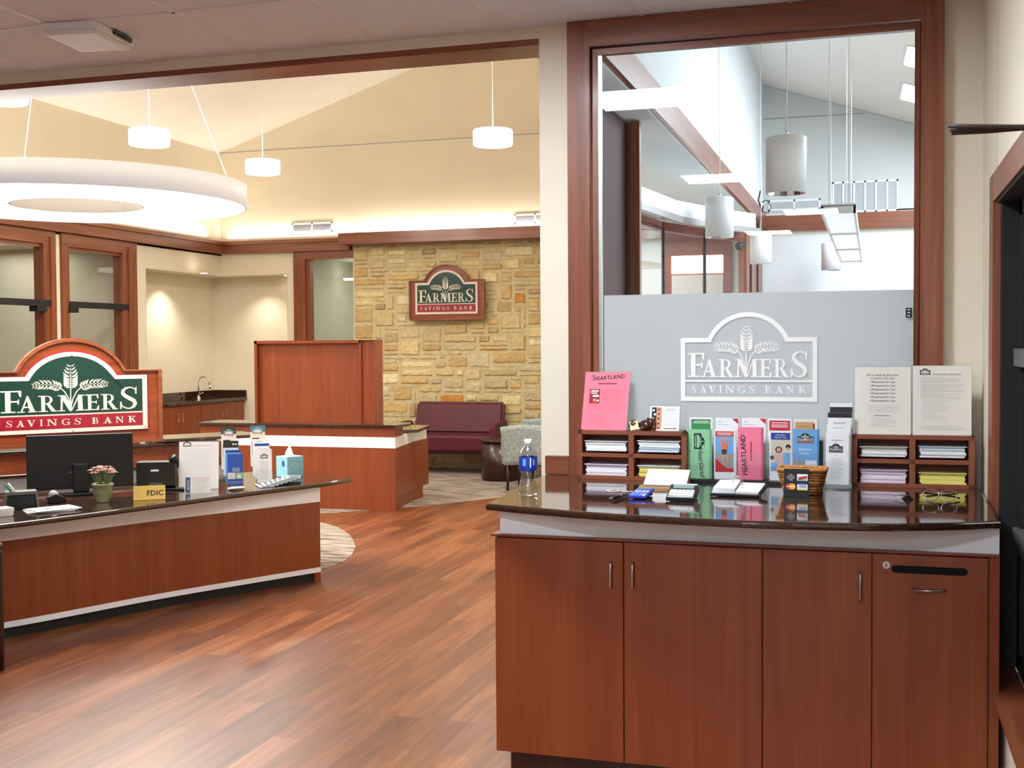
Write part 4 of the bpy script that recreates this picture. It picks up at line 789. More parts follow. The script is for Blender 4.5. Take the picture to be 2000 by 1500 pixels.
# letter organizers
def organizer(x, y, rz, W, label):
    t = thing('letter_organizer', label, 'letter organizer', (x, y, CT), rz, group='two by two wooden letter organizers'); H = .207; D = .12; b = .016
    m = MB().box(0, b*1.3, 0, D, 0, H, ORGW).box(W-b*1.3, W, 0, D, 0, H, ORGW).box(0, W, 0, D, 0, b, ORGW).box(0, W, 0, D, H-b, H, ORGW).box(0, W, D-.005, D, 0, H, ORGW); m.build('case', t)
    MB().box(b*1.3, W-b*1.3, .001, D-.006, H/2-b/2, H/2+b/2, ORGW).build('shelf', t); MB().box(W/2-b*.7, W/2+b*.7, .001, D-.006, b, H-b, ORGW).build('divider', t); return t
def stack(root, W, col, row, mats, h, label, grp):
    H = .207; b = .016; x0 = b*1.3+.012+(W/2)*col-(.006 if col else 0); x1 = (W/2-b*.7 if col == 0 else W-b*1.3)-.008; z = b+.0008+(H/2-b/2+.008-.0)*row
    m = MB(); n = 7; zz = z; R = root.matrix_basis; m.T = R
    for i in range(n):
        q = h/n; j = random.uniform(-.004, .004); k = random.uniform(0, .008)
        m.box(x0+.004+j, x1-.003+j, .008+k, .112, zz, zz+q*.93, mats[i*len(mats)//n]); zz += q
    m.box(x0-.004, x1+.002, .004, .11, zz, zz+.0015, mats[-1])
    return tag(m.build('paper_stack'), label, 'paper stack', grp)
bpy.context.view_layer.update()
LO = organizer(-1.204, 4.868, -.04, .468, 'left wooden letter organizer beneath the pink flyer'); RO = organizer(-.08, 4.852, .02, .456, 'right wooden letter organizer beneath the two printed notices')
for o in (LO, RO): o.matrix_basis = Matrix.Translation(o.location) @ Matrix.Rotation(o.rotation_euler.z, 4, 'Z')
G1 = 'paper stacks in the wooden organizers'
stack(LO, .468, 0, 1, [PAPER], .040, 'white form stack, upper left slot of the left organizer', G1)
stack(LO, .468, 1, 1, [PBLUE, PAPER], .045, 'pale blue and white form stack, upper right slot of the left organizer', G1)
stack(LO, .468, 0, 0, [PAPER, LILAC], .045, 'lilac white form stack, lower left slot of the left organizer', G1)
stack(LO, .468, 1, 0, [YELP, YELP, YELP, PAPER], .045, 'yellow form stack behind the white note block', G1)
stack(RO, .456, 0, 1, [PAPER, CREAMP], .038, 'white form stack, upper left slot of the right organizer', G1)
stack(RO, .456, 1, 1, [PAPER, PBLUE], .042, 'pale blue form stack, upper right slot of the right organizer', G1)
stack(RO, .456, 0, 0, [LILAC], .050, 'lilac form stack, lower left slot of the right organizer', G1)
stack(RO, .456, 1, 0, [YELP], .042, 'yellow form stack, lower right slot of the right organizer', G1)
OZ = CT+.2075
def sheet(w, h, th=.0012, m=PAPER): mb = MB(); mb.box(-w/2, w/2, -th, 0, 0, h, m); mb.keep = True; return mb, Art(mb, (-w/2, -th-.0001, 0), (1, 0, 0), (0, 0, 1), (0, -1, 0), .0004)
def sign(name, label, cat, x, y, z, w, h, lean, rz, draw, paper=PAPER, holder=True, grp=None):
    t = thing(name, label, cat, (x, y, z), rz, grp, rx=-lean)
    mb, A = sheet(w, h, m=paper); draw(A, w, h); mb.build('sheet', t)
    if holder:
        mb = MB(); mb.box(-w/2-.004, w/2+.004, .0008, .003, -.0, h+.004, ACRY); mb.build('holder', t)
        c, s = math.cos(lean), math.sin(lean); mb = MB(); mb.prism([(-.012*c, -.012*s+0), (.0, .0), (.055*c, .055*s), (.055*c, .055*s+.002), (-.012*c, .002-.012*s)], -w/2-.004, w/2+.004, ACRY, axis='X'); mb.build('foot', t)
    return t
def d_pink(A, w, h):
    A.text('HEARTLAND', w*.54, h*.872, .0175, INK, rot=.1, bold=.035); A.text('THE', w*.16, h*.84, .005, INK); A.text('CLUB', w*.83, h*.868, .005, INK)
    A2 = Art(A.mb, A.o+A.u*w*.12+A.v*h*.895, A.u, A.v, A.n, .0004); emblem(A2, w*.13, PINKL, border=INK2, simple=True)
    A.strip([(w*.90, h*.94), (w*.93, h*.955), (w*.955, h*.93), (w*.92, h*.90), (w*.875, h*.93), (w*.89, h*.955), (w*.905, h*.94)], .001, PINKL)
    A.rect(w*.3, h*.785, w*.72, h*.805, MARO); A.rect(w*.38, h*.826, w*.62, h*.831, PINKL); A.rect(w*.42, h*.757, w*.60, h*.762, INK2); A.rect(w*.37, h*.73, w*.65, h*.736, INK2)
    A.rect(w*.13, h*.45, w*.36, h*.70, MARO); A.rect(w*.16, h*.655, w*.33, h*.68, CREAMP, 2); A.rect(w*.16, h*.62, w*.30, h*.64, CREAMP, 2); A.rect(w*.2, h*.565, w*.34, h*.60, CREAMP, 2); A.disc(w*.25, h*.51, w*.035, SKIN, 2); A.disc(w*.32, h*.50, w*.025, PAPER, 2); A.rect(w*.2, h*.45, w*.3, h*.49, REDI, 2)
    A.lines(w*.41, h*.49, w*.87, h*.68, 8, PINKL, w=.0012); A.lines(w*.1, h*.335, w*.85, h*.43, 4, PINKL, w=.0009, rag=.7); A.rect(w*.2, h*.262, w*.84, h*.268, INK2); A.lines(w*.17, h*.14, w*.62, h*.24, 5, PINKL, w=.001, rag=.6); A.lines(w*.36, h*.06, w*.66, h*.105, 3, PINKL, w=.001)
sign('flyer_stand', 'pink HEARTLAND club flyer in a clear stand on the left organizer', 'flyer', -1.095, 4.893, OZ, .198, .258, .32, -.03, d_pink, PINK)
def d_card(A, w, h):
    A.rect(w*.06, h*.05, w*.22, h*.95, INK); A.rect(w*.22, h*.05, w*.4, h*.95, SKIN)
    for k in range(5): A.disc(w*(.12+.05*(k % 2)), h*(.15+.17*k), w*.04, PAPER, 2); A.disc(w*(.3), h*(.1+.19*k), w*.03, INK, 2)
    A.lines(w*.48, h*.2, w*.92, h*.72, 9, INK2, w=.001); A.rect(w*.56, h*.86, w*.84, h*.885, INK2); A.rect(w*.5, h*.8, w*.9, h*.815, INK2); A.rect(w*.47, h*.07, w*.93, h*.1, INK)
sign('card_stand', 'small white card with a dark photo strip, leaning on the left organizer', 'card', on(1297, 843, Y=4.91).x, 4.91, OZ, .126, .104, .22, -.04, d_card)
# dark glazed figurine with a sticky note
p = on(1262, 843, Z=OZ); t = thing('figurine', 'glossy dark brown animal figurine on the left organizer holding a note', 'figurine', (-.912, 4.90, OZ))
BR = mat('dark_glaze', (66, 34, 22), .18, coat=.8); m = MB(); m.T = Matrix.Scale(1.25, 4); m.ball((.0, .012, .018), .026, BR, (1.1, .9, .75)); m.ball((-.045, .012, .018), .02, BR, (1, .9, .9)); m.ball((.014, .004, .026), .016, BR); m.build('body', t)
m = MB(); m.T = Matrix.Scale(1.25, 4); m.ball((.006, -.004, .04), .005, BR); m.ball((.026, -.002, .038), .005, BR); m.ball((.028, -.012, .01), .008, BR); m.ball((-.01, -.014, .008), .009, BR); m.build('ears_and_paws', t)
t = thing('sticky_note', 'small pale yellow note tilted against the dark figurine', 'note', (-.958, 4.885, OZ), rx=-.35); m = MB(); m.T = Matrix.Rotation(-.22, 4, 'Y'); m.box(-.018, .018, -.001, 0, .004, .042, mat('note_yellow', (240, 232, 176), .8)); m.build('sheet', t)
def d_cd(A, w, h):
    A.text('Ask us about an alternative', w*.5, h*.865, .0098, INK, sx=.82); A.text('to current CD rates', w*.5, h*.815, .0098, INK, sx=.82)
    for k, s in enumerate(('1.50% guaranteed for 1 year', '1.80% guaranteed for 2 year', '2.10% guaranteed for 3 year', '2.65% guaranteed for 4 year', '2.75% guaranteed for 5 year', '2.90% guaranteed for 7 year')): A.text(s, w*.5, h*(.765-.056*k), .0072, INK, bold=.02, sx=.85)
    A.lines(w*.22, h*.335, w*.8, h*.425, 4, INK2, w=.001); A.rect(w*.35, h*.272, w*.65, h*.28, INK); A.lines(w*.28, h*.12, w*.75, h*.23, 5, INK2, w=.001, rag=.4)
def d_policy(A, w, h):
    A2 = Art(A.mb, A.o+A.u*w*.12+A.v*h*.868, A.u, A.v, A.n, .0004); emblem(A2, w*.18, CREAMP, border=INK, simple=True)
    A.text('FUNDS AVAILABILITY INTERNET POLICY', w*.59, h*.868, .0042, INK, bold=.02)
    A.lines(w*.13, h*.53, w*.87, h*.83, 16, INK2, w=.0009, rag=.5); A.lines(w*.16, h*.22, w*.6, h*.5, 12, INK2, w=.0007, rag=.6); A.lines(w*.14, h*.08, w*.85, h*.13, 3, INK2, w=.0009)
sign('notice_stand', 'notice about CD rates in a clear stand, left one on the right organizer', 'notice', .036, 4.885, OZ, .212, .268, .10, 0, d_cd, CREAMP)
sign('notice_stand', 'policy notice with small emblem, right one on the right organizer', 'notice', .258, 4.885, OZ, .216, .272, .08, 0, d_policy, CREAMP)

# brochure rack with two rows
t = thing('brochure_rack', 'clear brochure rack on a black base between the organizers', 'rack', (0, 0, 0))
a, b = on(1340, 944, Y=4.93), on(1604, 947, Y=4.95); RX0, RX1 = a.x+.004, b.x
MB().box(RX0, RX1, 4.84, 4.985, CT, CT+.012, BLACK).build('base', t); pw = (RX1-RX0)/5
for k in range(5): MB().box(RX0+k*pw+.003, RX0+(k+1)*pw-.003, 4.842, 4.845, CT+.012, CT+.13, ACRY).build('pocket', t)
MB().box(RX0, RX1, 4.905, 4.908, CT+.012, CT+.19, ACRY).build('divider', t)
def broch(px0, px1, top, bot, Y, paper, draw, label, stackn=3, lean=.0, cat='brochure', grp='brochures in the clear rack', zb=None):
    a, b = on(px0, top, Y=Y), on(px1, top, Y=Y); w = b.x-a.x; zb = zb if zb is not None else CT+.013; h = max(.1, a.z-zb) if bot is None else a.z-on(px0, bot, Y=Y).z; z = zb if bot is None else a.z-h
    t = thing('brochure', label, cat, ((a.x+b.x)/2, Y, z), 0, grp, rx=-lean)
    for i in range(stackn): pass
    mb, A = sheet(w, h, m=paper); 
    for i in range(stackn): mb.box(-w/2+.002*i+.001, w/2+.002*i+.002, .0008+.002*i, .0024+.002*i, 0, h-.0005*i, paper)
    draw(A, w, h); mb.build('sheets', t); return t
def d_gback(A, w, h): A.rect(w*.07, h*.5, w*.93, h*.97, GREENI); A.rect(w*.2, h*.93, w*.85, h*.94, PAPER, 2); A.rect(w*.15, h*.905, w*.9, h*.915, PAPER, 2)
def d_visa(A, w, h): A.poly([(w*.72, h*.99), (w*.99, h*.99), (w*.99, h*.9)], REDI); A.text('VISA', w*.16, h*.925, .0055, INK, align='CENTER'); A.rect(w*.07, h*.885, w*.55, h*.892, INK2)
def d_red(A, w, h): A.rect(w*.06, h*.76, w*.94, h*.965, REDI); [A.rect(w*.15, h*z, w*.85, h*(z+.013), PAPER, 2) for z in (.92, .885, .855)]
def d_tan(A, w, h): A.rect(w*.05, h*.6, w*.85, h*.95, TANP); A.rect(w*.15, h*.87, w*.7, h*.885, mat('gold_ink', (190, 130, 40), .7), 2); A.rect(w*.8, h*.6, w*.88, h*.92, MARO, 2)
YB, YF = 4.945, 4.885
broch(1347, 1391, 815, None, YB, PAPER, d_gback, 'back row green headed brochure behind the mint flyers')
broch(1398, 1442, 816, None, YB, PAPER, d_visa, 'back row white VISA brochure behind the runner leaflet')
broch(1449, 1496, 816, None, YB, PAPER, d_visa, 'back row white VISA brochure behind the pink flyers')
broch(1500, 1546, 817, None, YB, PAPER, d_red, 'back row red headed brochure behind the family leaflet')
broch(1551, 1597, 818, None, YB, CREAMP, d_tan, 'back row tan brochure behind the blue leasing leaflet')
def d_mint(A, w, h):
    A.text('Heartland', w*.54, h*.335, .0225, INK, rot=-PI/2+.1, bold=.012, shear=.35); A.text('THE', w*.74, h*.68, .006, INK, rot=-PI/2); A.text('CLUB', w*.3, h*.45, .008, INK2, rot=-PI/2)
    A2 = Art(A.mb, A.o+A.u*w*.32+A.v*h*.92, -A.v, A.u, A.n, .0004); emblem(A2, w*.7, GREENP, border=INK, simple=True)
    A.strip([(w*.36, h*.26), (w*.3, h*.22), (w*.36, h*.15), (w*.46, h*.18), (w*.42, h*.26), (w*.38, h*.24)], .001, INK); A.rect(0, h*.55, w, h*.553, GREENI); A.lines(w*.06, h*.12, w*.09, h*.9, 12, GREENI, w=.002)
def d_run(A, w, h):
    A.rect(w*.05, h*.86, w*.93, h*.97, mat('brick_ink', (196, 84, 66), .7)); A.rect(w*.15, h*.925, w*.85, h*.937, PAPER, 2); A.rect(w*.2, h*.895, w*.8, h*.907, PAPER, 2)
    A.rect(w*.05, h*.15, w*.93, h*.86, LBLUE); A.rect(w*.05, h*.2, w*.93, h*.52, INK2, 2); A.poly([(w*.05, h*.15), (w*.93, h*.15), (w*.93, h*.22), (w*.6, h*.22), (w*.05, h*.42)], REDI, 3)
    A.rect(w*.35, h*.6, w*.62, h*.74, mat('coral_ink', (226, 110, 84), .7), 4); A.disc(w*.49, h*.79, w*.07, SKIN, 4); A.strip([(w*.37, h*.72), (w*.24, h*.76), (w*.44, h*.82)], w*.07, SKIN, 5); A.strip([(w*.6, h*.72), (w*.74, h*.76), (w*.54, h*.82)], w*.07, SKIN, 5)
    A.rect(w*.36, h*.5, w*.6, h*.6, INK, 4); A.strip([(w*.42, h*.5), (w*.45, h*.28)], w*.08, SKIN, 4); A.strip([(w*.56, h*.5), (w*.64, h*.38), (w*.6, h*.3)], w*.08, SKIN, 4)
def d_pinkf(A, w, h):
    A.text('HEARTLAND', w*.36, h*.47, .021, INK, rot=PI/2+.06, bold=.03); A.rect(w*.54, h*.36, w*.6, h*.72, REDI); A.lines(w*.66, h*.3, w*.69, h*.7, 9, PINKL, w=.002); A.strip([(w*.12, h*.88), (w*.2, h*.92), (w*.26, h*.87), (w*.16, h*.84), (w*.1, h*.89)], .001, PINKL); A.rect(w*.2, h*.08, w*.3, h*.2, PINKL)
def d_fam(A, w, h):
    A.rect(w*.06, h*.82, w*.94, h*.96, BLUEI); A.text('What IRA is', w*.5, h*.90, .0058, PAPER, 2); A.text('Right for You?', w*.5, h*.855, .0058, PAPER, 2)
    A.rect(w*.06, h*.2, w*.94, h*.82, mat('photo_beige', (206, 196, 182), .8)); A.disc(w*.42, h*.62, w*.16, INK, 2); A.disc(w*.42, h*.62, w*.10, SKIN, 3, sy=1.1); A.disc(w*.85, h*.68, w*.12, INK, 2); A.disc(w*.84, h*.64, w*.08, SKIN, 3); A.rect(w*.26, h*.34, w*.62, h*.53, mat('blouse_ink', (214, 170, 160), .8), 2); A.rect(w*.62, h*.3, w*.94, h*.56, LBLUE, 2); A.disc(w*.12, h*.46, w*.1, INK, 3); A.rect(w*.06, h*.2, w*.4, h*.36, LBLUE, 3)
def d_eq(A, w, h):
    A.rect(0, h*.4, w, h, LBLUE, 1); A.rect(0, 0, w, h*.4, INK2); A2 = Art(A.mb, A.o+A.u*w*.14+A.v*h*.72, A.u, A.v, A.n, .0006); emblem(A2, w*.72, PAPER, border=PAPER, field=SGREEN, red=SRED)
    A.text('Equipment', w*.5, h*.60, .0088, PAPER, 2); A.text('Leasing', w*.46, h*.52, .0088, PAPER, 2); A.rect(w*.5, h*.16, w*.97, h*.4, PBLUE, 2)
broch(1341, 1386, 838, None, YF, GREENP, d_mint, 'front row mint green Heartland Club flyers, leftmost in the rack', 4)
broch(1395, 1436, 839, None, YF, PAPER, d_run, 'front row leaflet with a runner photo')
broch(1441, 1487, 834, None, YF, PINK2, d_pinkf, 'front row pink HEARTLAND flyers in the rack', 4)
broch(1503, 1546, 841, None, YF, PAPER, d_fam, 'front row leaflet with a family photo and blue heading')
broch(1549, 1597, 838, None, YF, LBLUE, d_eq, 'front row blue Equipment Leasing leaflet with the emblem')
tag(MB().box(on(1599, 900, Y=4.9).x, on(1607, 900, Y=4.9).x, 4.90, 4.96, CT+.013, CT+.175, BLACK).build('folder'), 'thin black folder standing at the right end of the rack', 'folder')
# tall tiered holder
t = thing('tiered_holder', 'tall clear tiered holder beside the right organizer', 'rack', (0, 0, 0)); a, b = on(1610, 955, Y=4.80), on(1659, 956, Y=4.80)
m = MB().box(a.x, b.x, 4.785, 4.80, CT, CT+.004, ACRY).box(a.x, b.x, 4.780, 4.783, CT, CT+.105, ACRY).box(a.x-.002, a.x, 4.782, 4.9, CT, CT+.1, ACRY).box(b.x, b.x+.002, 4.782, 4.9, CT, CT+.1, ACRY).box(a.x, b.x, 4.91, 4.914, CT, CT+.33, ACRY); m.build('holder', t)
def d_t1(A, w, h):
    A2 = Art(A.mb, A.o+A.u*w*.14+A.v*h*.62, A.u, A.v, A.n, .0004); emblem(A2, w*.6, PAPER, border=INK, simple=False); A.rect(w*.25, h*.85, w*.75, h*.862, INK2); A.lines(w*.2, h*.12, w*.75, h*.5, 14, INK2, w=.0012, rag=.4)
def d_t2(A, w, h): A.text('CHECKING', w*.5, h*.925, .006, INK2)
def d_t3(A, w, h): A.rect(0, h*.93, w, h, INK); A.text('BUSINESS', w*.5, h*.84, .0078, INK); A.rect(0, h*.74, w, h*.78, INK)
def d_t4(A, w, h): A.rect(0, h*.86, w, h*.95, INK); A.rect(w*.04, h*.72, w*.9, h*.84, BLUEI)
G2 = 'leaflets in the tall tiered holder'
broch(1613, 1658, 845, None, 4.80, PAPER, d_t1, 'front tier white checking leaflet with printed emblem', 3, 0, 'brochure', G2)
broch(1615, 1661, 828, None, 4.83, PAPER, d_t2, 'second tier white CHECKING leaflet', 2, 0, 'brochure', G2)
broch(1617, 1664, 806, None, 4.86, PAPER, d_t3, 'third tier white BUSINESS leaflet with black bands', 2, 0, 'brochure', G2)
broch(1621, 1665, 787, None, 4.89, PAPER, d_t4, 'topmost tier leaflet with navy band', 2, 0, 'brochure', G2)

# woven basket with card sign
def rrect(cx, cy, a, b, r, n=6):
    out = []
    for (sx, sy, a0) in ((1, 1, 0), (-1, 1, 90), (-1, -1, 180), (1, -1, 270)):
        for i in range(n+1): q = math.radians(a0+90*i/n); out.append((cx+sx*(a-r)+r*math.cos(q), cy+sy*(b-r)+r*math.sin(q)))
    return out
p = on(1568, 966, Z=CT); t = thing('wicker_basket', 'small woven tan basket behind the card payment sign', 'basket', (p.x-.003, p.y+.03, CT))
WK = mat('wicker_tan', (180, 120, 60), .6, noise=.18, nscale=60); WK2 = mat('wicker_dark', (142, 86, 40), .65)
m = MB(); rows = 9
for r in range(rows):
    v = (r+.5)/rows; P = rrect(0, 0, .062+.025*v, .036+.017*v, .02); n = len(P); pts = []
    for i in range(n*2+1):
        a, b = P[(i//2) % n], P[((i+1)//2) % n]; q = ((a[0]+b[0])/2, (a[1]+b[1])/2); L = math.hypot(*q); k = 1+.0022*(1 if (i+r) % 2 else -1)/L; pts.append((q[0]*k, q[1]*k, .095*v))
    m.tube(pts, .0058, WK if r % 3 else WK2, 6, cap=False)
m.build('weave', t); MB().prism(rrect(0, 0, .058, .032, .02), 0, .004, WK2).build('base', t)
m = MB(); P = rrect(0, 0, .089, .055, .022); m.tube([(x, y, .095) for x, y in P+P[:1]], .0075, WK, 8, cap=False); m.build('rim', t)
a, b = on(1530, 972, Z=CT), on(1580, 972, Z=CT); t = thing('payment_sign', 'black card sign with VISA and other card logos clipped before the basket', 'sign', ((a.x+b.x)/2, 4.475, CT), 0, rx=-.05)
w = (b.x-a.x); h = .104; MB().box(-w/2, w/2, 0, .002, 0, h, BLACK).build('board', t); MB().box(-w/2, w/2, -.012, .0, 0, .018, BLACK).build('clip', t)
mb = MB(); mb.keep = True; A = Art(mb, (-w/2, -.0002, 0), (1, 0, 0), (0, 0, 1), (0, -1, 0), .0004)
for k, s in enumerate(('CASH', 'ADVANCES', 'AVAILABLE', 'HERE')): A.text(s, w*.27, h*(.77-.062*k), .0042, PAPER)
A.rect(w*.52, h*.58, w*.94, h*.82, PAPER); A.poly([(w*.56, h*.7), (w*.9, h*.76), (w*.92, h*.67), (w*.58, h*.62)], REDI, 2); A.rect(w*.56, h*.6, w*.9, h*.63, GREENI, 2)
A.disc(w*.19, h*.37, w*.13, REDI); A.disc(w*.33, h*.37, w*.13, mat('card_amber', (240, 170, 40), .6), 2); A.rect(w*.1, h*.355, w*.42, h*.385, PAPER, 3)
A.rect(w*.52, h*.24, w*.94, h*.5, PAPER); A.rect(w*.52, h*.45, w*.94, h*.5, BLUEI, 2); A.rect(w*.52, h*.24, w*.94, h*.29, mat('card_gold', (232, 180, 60), .6), 2); A.text('VISA', w*.73, h*.335, .0098, BLUEI, 3, bold=.02, shear=.2); mb.build('printed_card', t)

# desk calendar
a, b = on(1385, 966, Z=CT), on(1487, 972, Z=CT); t = thing('desk_calendar', 'open loose leaf desk calendar on black tray before the rack', 'calendar', ((a.x+b.x)/2+.005, 4.42, CT+.001), -.03, rx=.2); MB().prism([(.01, 0), (.12, 0), (.12, -.12*math.tan(.2)+.001)], -.07, .08, BLACK, axis='X').build('stand', t)
MB().prism([(-.095, 0), (.09, -.005), (.105, .13), (-.08, .13)], 0, .010, BLACK, .003).build('tray', t)
m = MB()
for k in range(6): m.prism([(-.088+.003*k*.3, .003+.002*k), (-.003, .004), (.006, .115), (-.072, .122-.003*k)], .011+.0032*k, .0138+.0032*k, PAPER)
m.build('left_pages', t)
m = MB()
for k in range(3): m.prism([(.0, .002), (.084, -.001), (.097, .112), (.010, .115)], .011+.003*k, .0135+.003*k, PAPER)
m.keep = False; m.build('right_pages', t)
mb = MB(); mb.keep = True; A = Art(mb, (.008, .01, .0202), (1, 0, 0), (.09, 1, 0), (0, 0, 1), .0004); A.rect(.02, .085, .04, .088, REDI); A.lines(.02, .02, .07, .07, 4, INK2, w=.0008); A.text('19', .06, .08, .01, REDI); mb.build('date_print', t)
m = MB()
for y in (.045, .075): m.tube([(-.018, y, .02)]+[(.0+.019*math.cos(math.radians(q)), y, .03+.026*math.sin(math.radians(q))) for q in range(180, -1, -20)]+[(.018, y, .018)], .0016, STEEL, 6)
m.build('rings', t)

# white note block leaning on a tan base
a, b = on(1254, 956, Z=CT), on(1340, 956, Z=CT); t = thing('note_block', 'blank white note block with tan base before the yellow stack', 'note block', ((a.x+b.x)/2, 4.60, CT), -.02)
MB().prism([(0, 0), (.10, 0), (.10, .062), (0, .012)], -.083, .083, TANP, axis='X').build('base', t); m = MB(); m.T = Matrix.Translation((0, 0, .0125)) @ Matrix.Rotation(.462, 4, 'X'); m.box(-.085, .085, -.002, .112, 0, .006, mat('note_white', (250, 250, 250), .7), .001); m.build('pad', t)
# blue calculator
t = thing('calculator', 'small bright blue pocket calculator beside the pen', 'calculator', (-.832, 4.275, CT+.002), -.10, rx=.14); MB().prism([(.01, .002), (.11, .002), (.11, -.11*math.tan(.14))], -.024, .028, BLUEI, axis='X').build('stand', t)
BC = mat('calculator_blue', (34, 48, 172), .35); MB().box(-.032, .036, -.01, .115, .002, .011, BC, .003).build('case', t)
m = MB(); kw = mat('blue_key', (120, 150, 226), .5)
for i in range(4):
    for j in range(4): m.box(-.024+.0145*i, -.014+.0145*i, .0+.018*j, .012+.018*j, .011, .0135, PAPER if (j == 3 or (i == 3 and j == 0)) else kw)
m.build('keys', t); MB().box(-.026, .028, .085, .105, .011, .0125, mat('lcd_blue', (96, 110, 150), .3)).build('display', t)
t = thing('calculator', 'grey desk calculator with white keys before the note block', 'calculator', (-.668, 4.25, CT+.003), -.03, rx=.16); MB().prism([(.01, 0), (.11, 0), (.11, -.11*math.tan(.16))], -.045, .045, BLACK, axis='X').build('stand', t)
m = MB().prism([(-.01, 0), (.115, 0), (.115, .03), (.09, .032), (-.01, .010)], -.052, .052, BLACK, .003, axis='X'); m.build('case', t); m = MB(); m.T = Matrix.Translation((0, 0, .0105)) @ Matrix.Rotation(.19, 4, 'X'); m.box(-.046, .046, -.002, .108, .001, .003, mat('calc_grey', (176, 178, 184), .4)); m.build('face_plate', t)
m = MB(); m.T = Matrix.Translation((0, 0, .0135)) @ Matrix.Rotation(.19, 4, 'X')
for i in range(6):
    for j in range(3): m.box(-.043+.0148*i, -.031+.0148*i, .004+.017*j, .017+.017*j, 0, .004, mat('key_orange', (232, 200, 180), .5) if (i == 0 and j == 0) else PAPER)
m.build('keys', t); m = MB(); m.T = Matrix.Translation((0, 0, .0135)) @ Matrix.Rotation(.19, 4, 'X'); m.box(-.038, .038, .066, .092, 0, .0015, mat('lcd_green', (120, 146, 140), .25)); m.build('display', t)
# pen with ball chain
a, b = on(1191, 974, Z=CT+.01), on(1238, 962, Z=CT+.01); t = thing('pen', 'black pen with silver tip beside the blue calculator', 'pen', tuple(a)); d = b-a; d.z = 0; dn = d.normalized(); 
MB().tube([dn*.018, dn*.09, dn*.135], [.0045, .005, .004], BLACK, 10).build('barrel', t); MB().tube([dn*.0, dn*.018], [.0015, .0045], CHROME, 10).build('tip', t); MB().tube([dn*.083, dn*.09], .0056, CHROME, 10).build('ring_band', t)
m = MB(); c = on(1197, 959, Z=CT+.002); e = on(1252, 961, Z=CT+.004)
for i in range(22): q = 2*PI*i/22; m.ball((c.x+.024*math.cos(q), c.y+.024*math.sin(q), CT+.0025), .0026, CHROME, seg=8)
for i in range(26): q = i/25; m.ball((c.x+.024+(e.x-c.x-.024)*q, c.y+(e.y-c.y)*q, CT+.0025), .0024, CHROME, seg=8)
tag(m.build('ball_chain'), 'thin silver ball chain looped beside the pen', 'chain')
# eyeglasses
p = on(1835, 979, Z=CT); t = thing('eyeglasses', 'folded thin rimmed eyeglasses before the right organizer', 'eyeglasses', (p.x, p.y, CT), .05)
m = MB()
for cx in (-.030, .032): m.tube([(cx+.027*math.cos(2*PI*i/20), .006*math.sin(2*PI*i/20)-.004, .022+.020*math.sin(2*PI*i/20)) for i in range(21)], .0016, CHROME, 6, cap=False)
m.tube([(-.004, -.002, .028), (.001, 0, .031), (.005, -.002, .028)], .0015, CHROME, 6); m.build('rims', t)
m = MB(); m.tube([(-.058, 0, .03), (-.04, .03, .024), (.05, .05, .012), (.075, .05, .006)], .003, BLACK, 8).tube([(.060, 0, .03), (.05, .035, .022), (-.04, .055, .010)], .003, BLACK, 8); m.build('temples', t)
m = MB(); 
for cx in (-.030, .032): m.add([(cx, -.004, .022)]+[(cx+.026*math.cos(2*PI*i/20), .006*math.sin(2*PI*i/20)-.004, .022+.019*math.sin(2*PI*i/20)) for i in range(20)], [(0, i+1, (i+1) % 20+1) for i in range(20)], ACRY)
m.build('lenses', t)
a = on(1757, 976, Z=CT); t = thing('binder_clip', 'dark clip lying left of the eyeglasses', 'clip', (a.x+.03, a.y+.01, CT), .1); MB().prism([(-.02, 0), (.02, 0), (.004, .016), (-.004, .016)], -.0, .03, BLACK, axis='Y').build('jaw', t); MB().tube([(-.01, .005, .015), (-.05, .012, .01), (-.05, .022, .01), (-.01, .028, .015)], .0015, STEEL, 6).build('wire_lever', t)
# water bottle
p = on(1032, 968, Z=CT); t = thing('water_bottle', 'clear plastic water bottle with blue label on the counter corner', 'bottle', (p.x, p.y, CT))
BOT = glassmat('clear_bottle', (.90, .92, .94), 3.0)
prof = [(.026, .0), (.031, .004), (.034, .012), (.0335, .022), (.0345, .034), (.0330, .046), (.0315, .052), (.0285, .066), (.0290, .078), (.0325, .094), (.0345, .104), (.0345, .150), (.0325, .160), (.026, .174), (.0165, .186), (.0125, .190), (.0125, .200)]
def petal(pr, amp, zmax, seg=40):
    vs = []; fs = []
    for r, z in pr:
        for k in range(seg): a = 2*PI*k/seg; q = r*(1+(amp*math.cos(5*a) if z < zmax else 0)*(1-z/zmax if z < zmax else 0)*1.0+(.03*math.cos(10*a+z*90) if .022 < z < .095 else 0)); vs.append((q*math.cos(a), q*math.sin(a), z))
    for i in range(len(pr)-1):
        for k in range(seg): fs.append((i*seg+k, i*seg+(k+1) % seg, (i+1)*seg+(k+1) % seg, (i+1)*seg+k))
    return vs, fs
vs, fs = petal(prof, .10, .05); fs.append(tuple(range(40))[::-1]); m = MB(); m.add(vs, fs, BOT, True); m.build('bottle_body', t)
LBL = mat('bottle_label_blue', (30, 62, 178), .3); m = MB().lathe([(.0330, .096), (.0354, .105), (.0354, .149)], LBL, seg=40); mb = m; 
for a0, wd, z0, z1, mm in ((-1.9, .35, .116, .142, LBLUE), (-1.1, .12, .110, .146, PAPER), (-.75, .22, .118, .140, LBLUE)):
    n = 6; vs = [(.0355*math.cos(a0+wd*i/n), .0355*math.sin(a0+wd*i/n), z) for z in (z0, z1) for i in range(n+1)]; mb.add(vs, [(i, i+1, n+2+i, n+1+i) for i in range(n)], mm)
m.build('label', t); MB().lathe([(.001, .214), (.0145, .214), (.0155, .212), (.0155, .196), (.0135, .194)], PAPER, seg=28).build('cap', t)
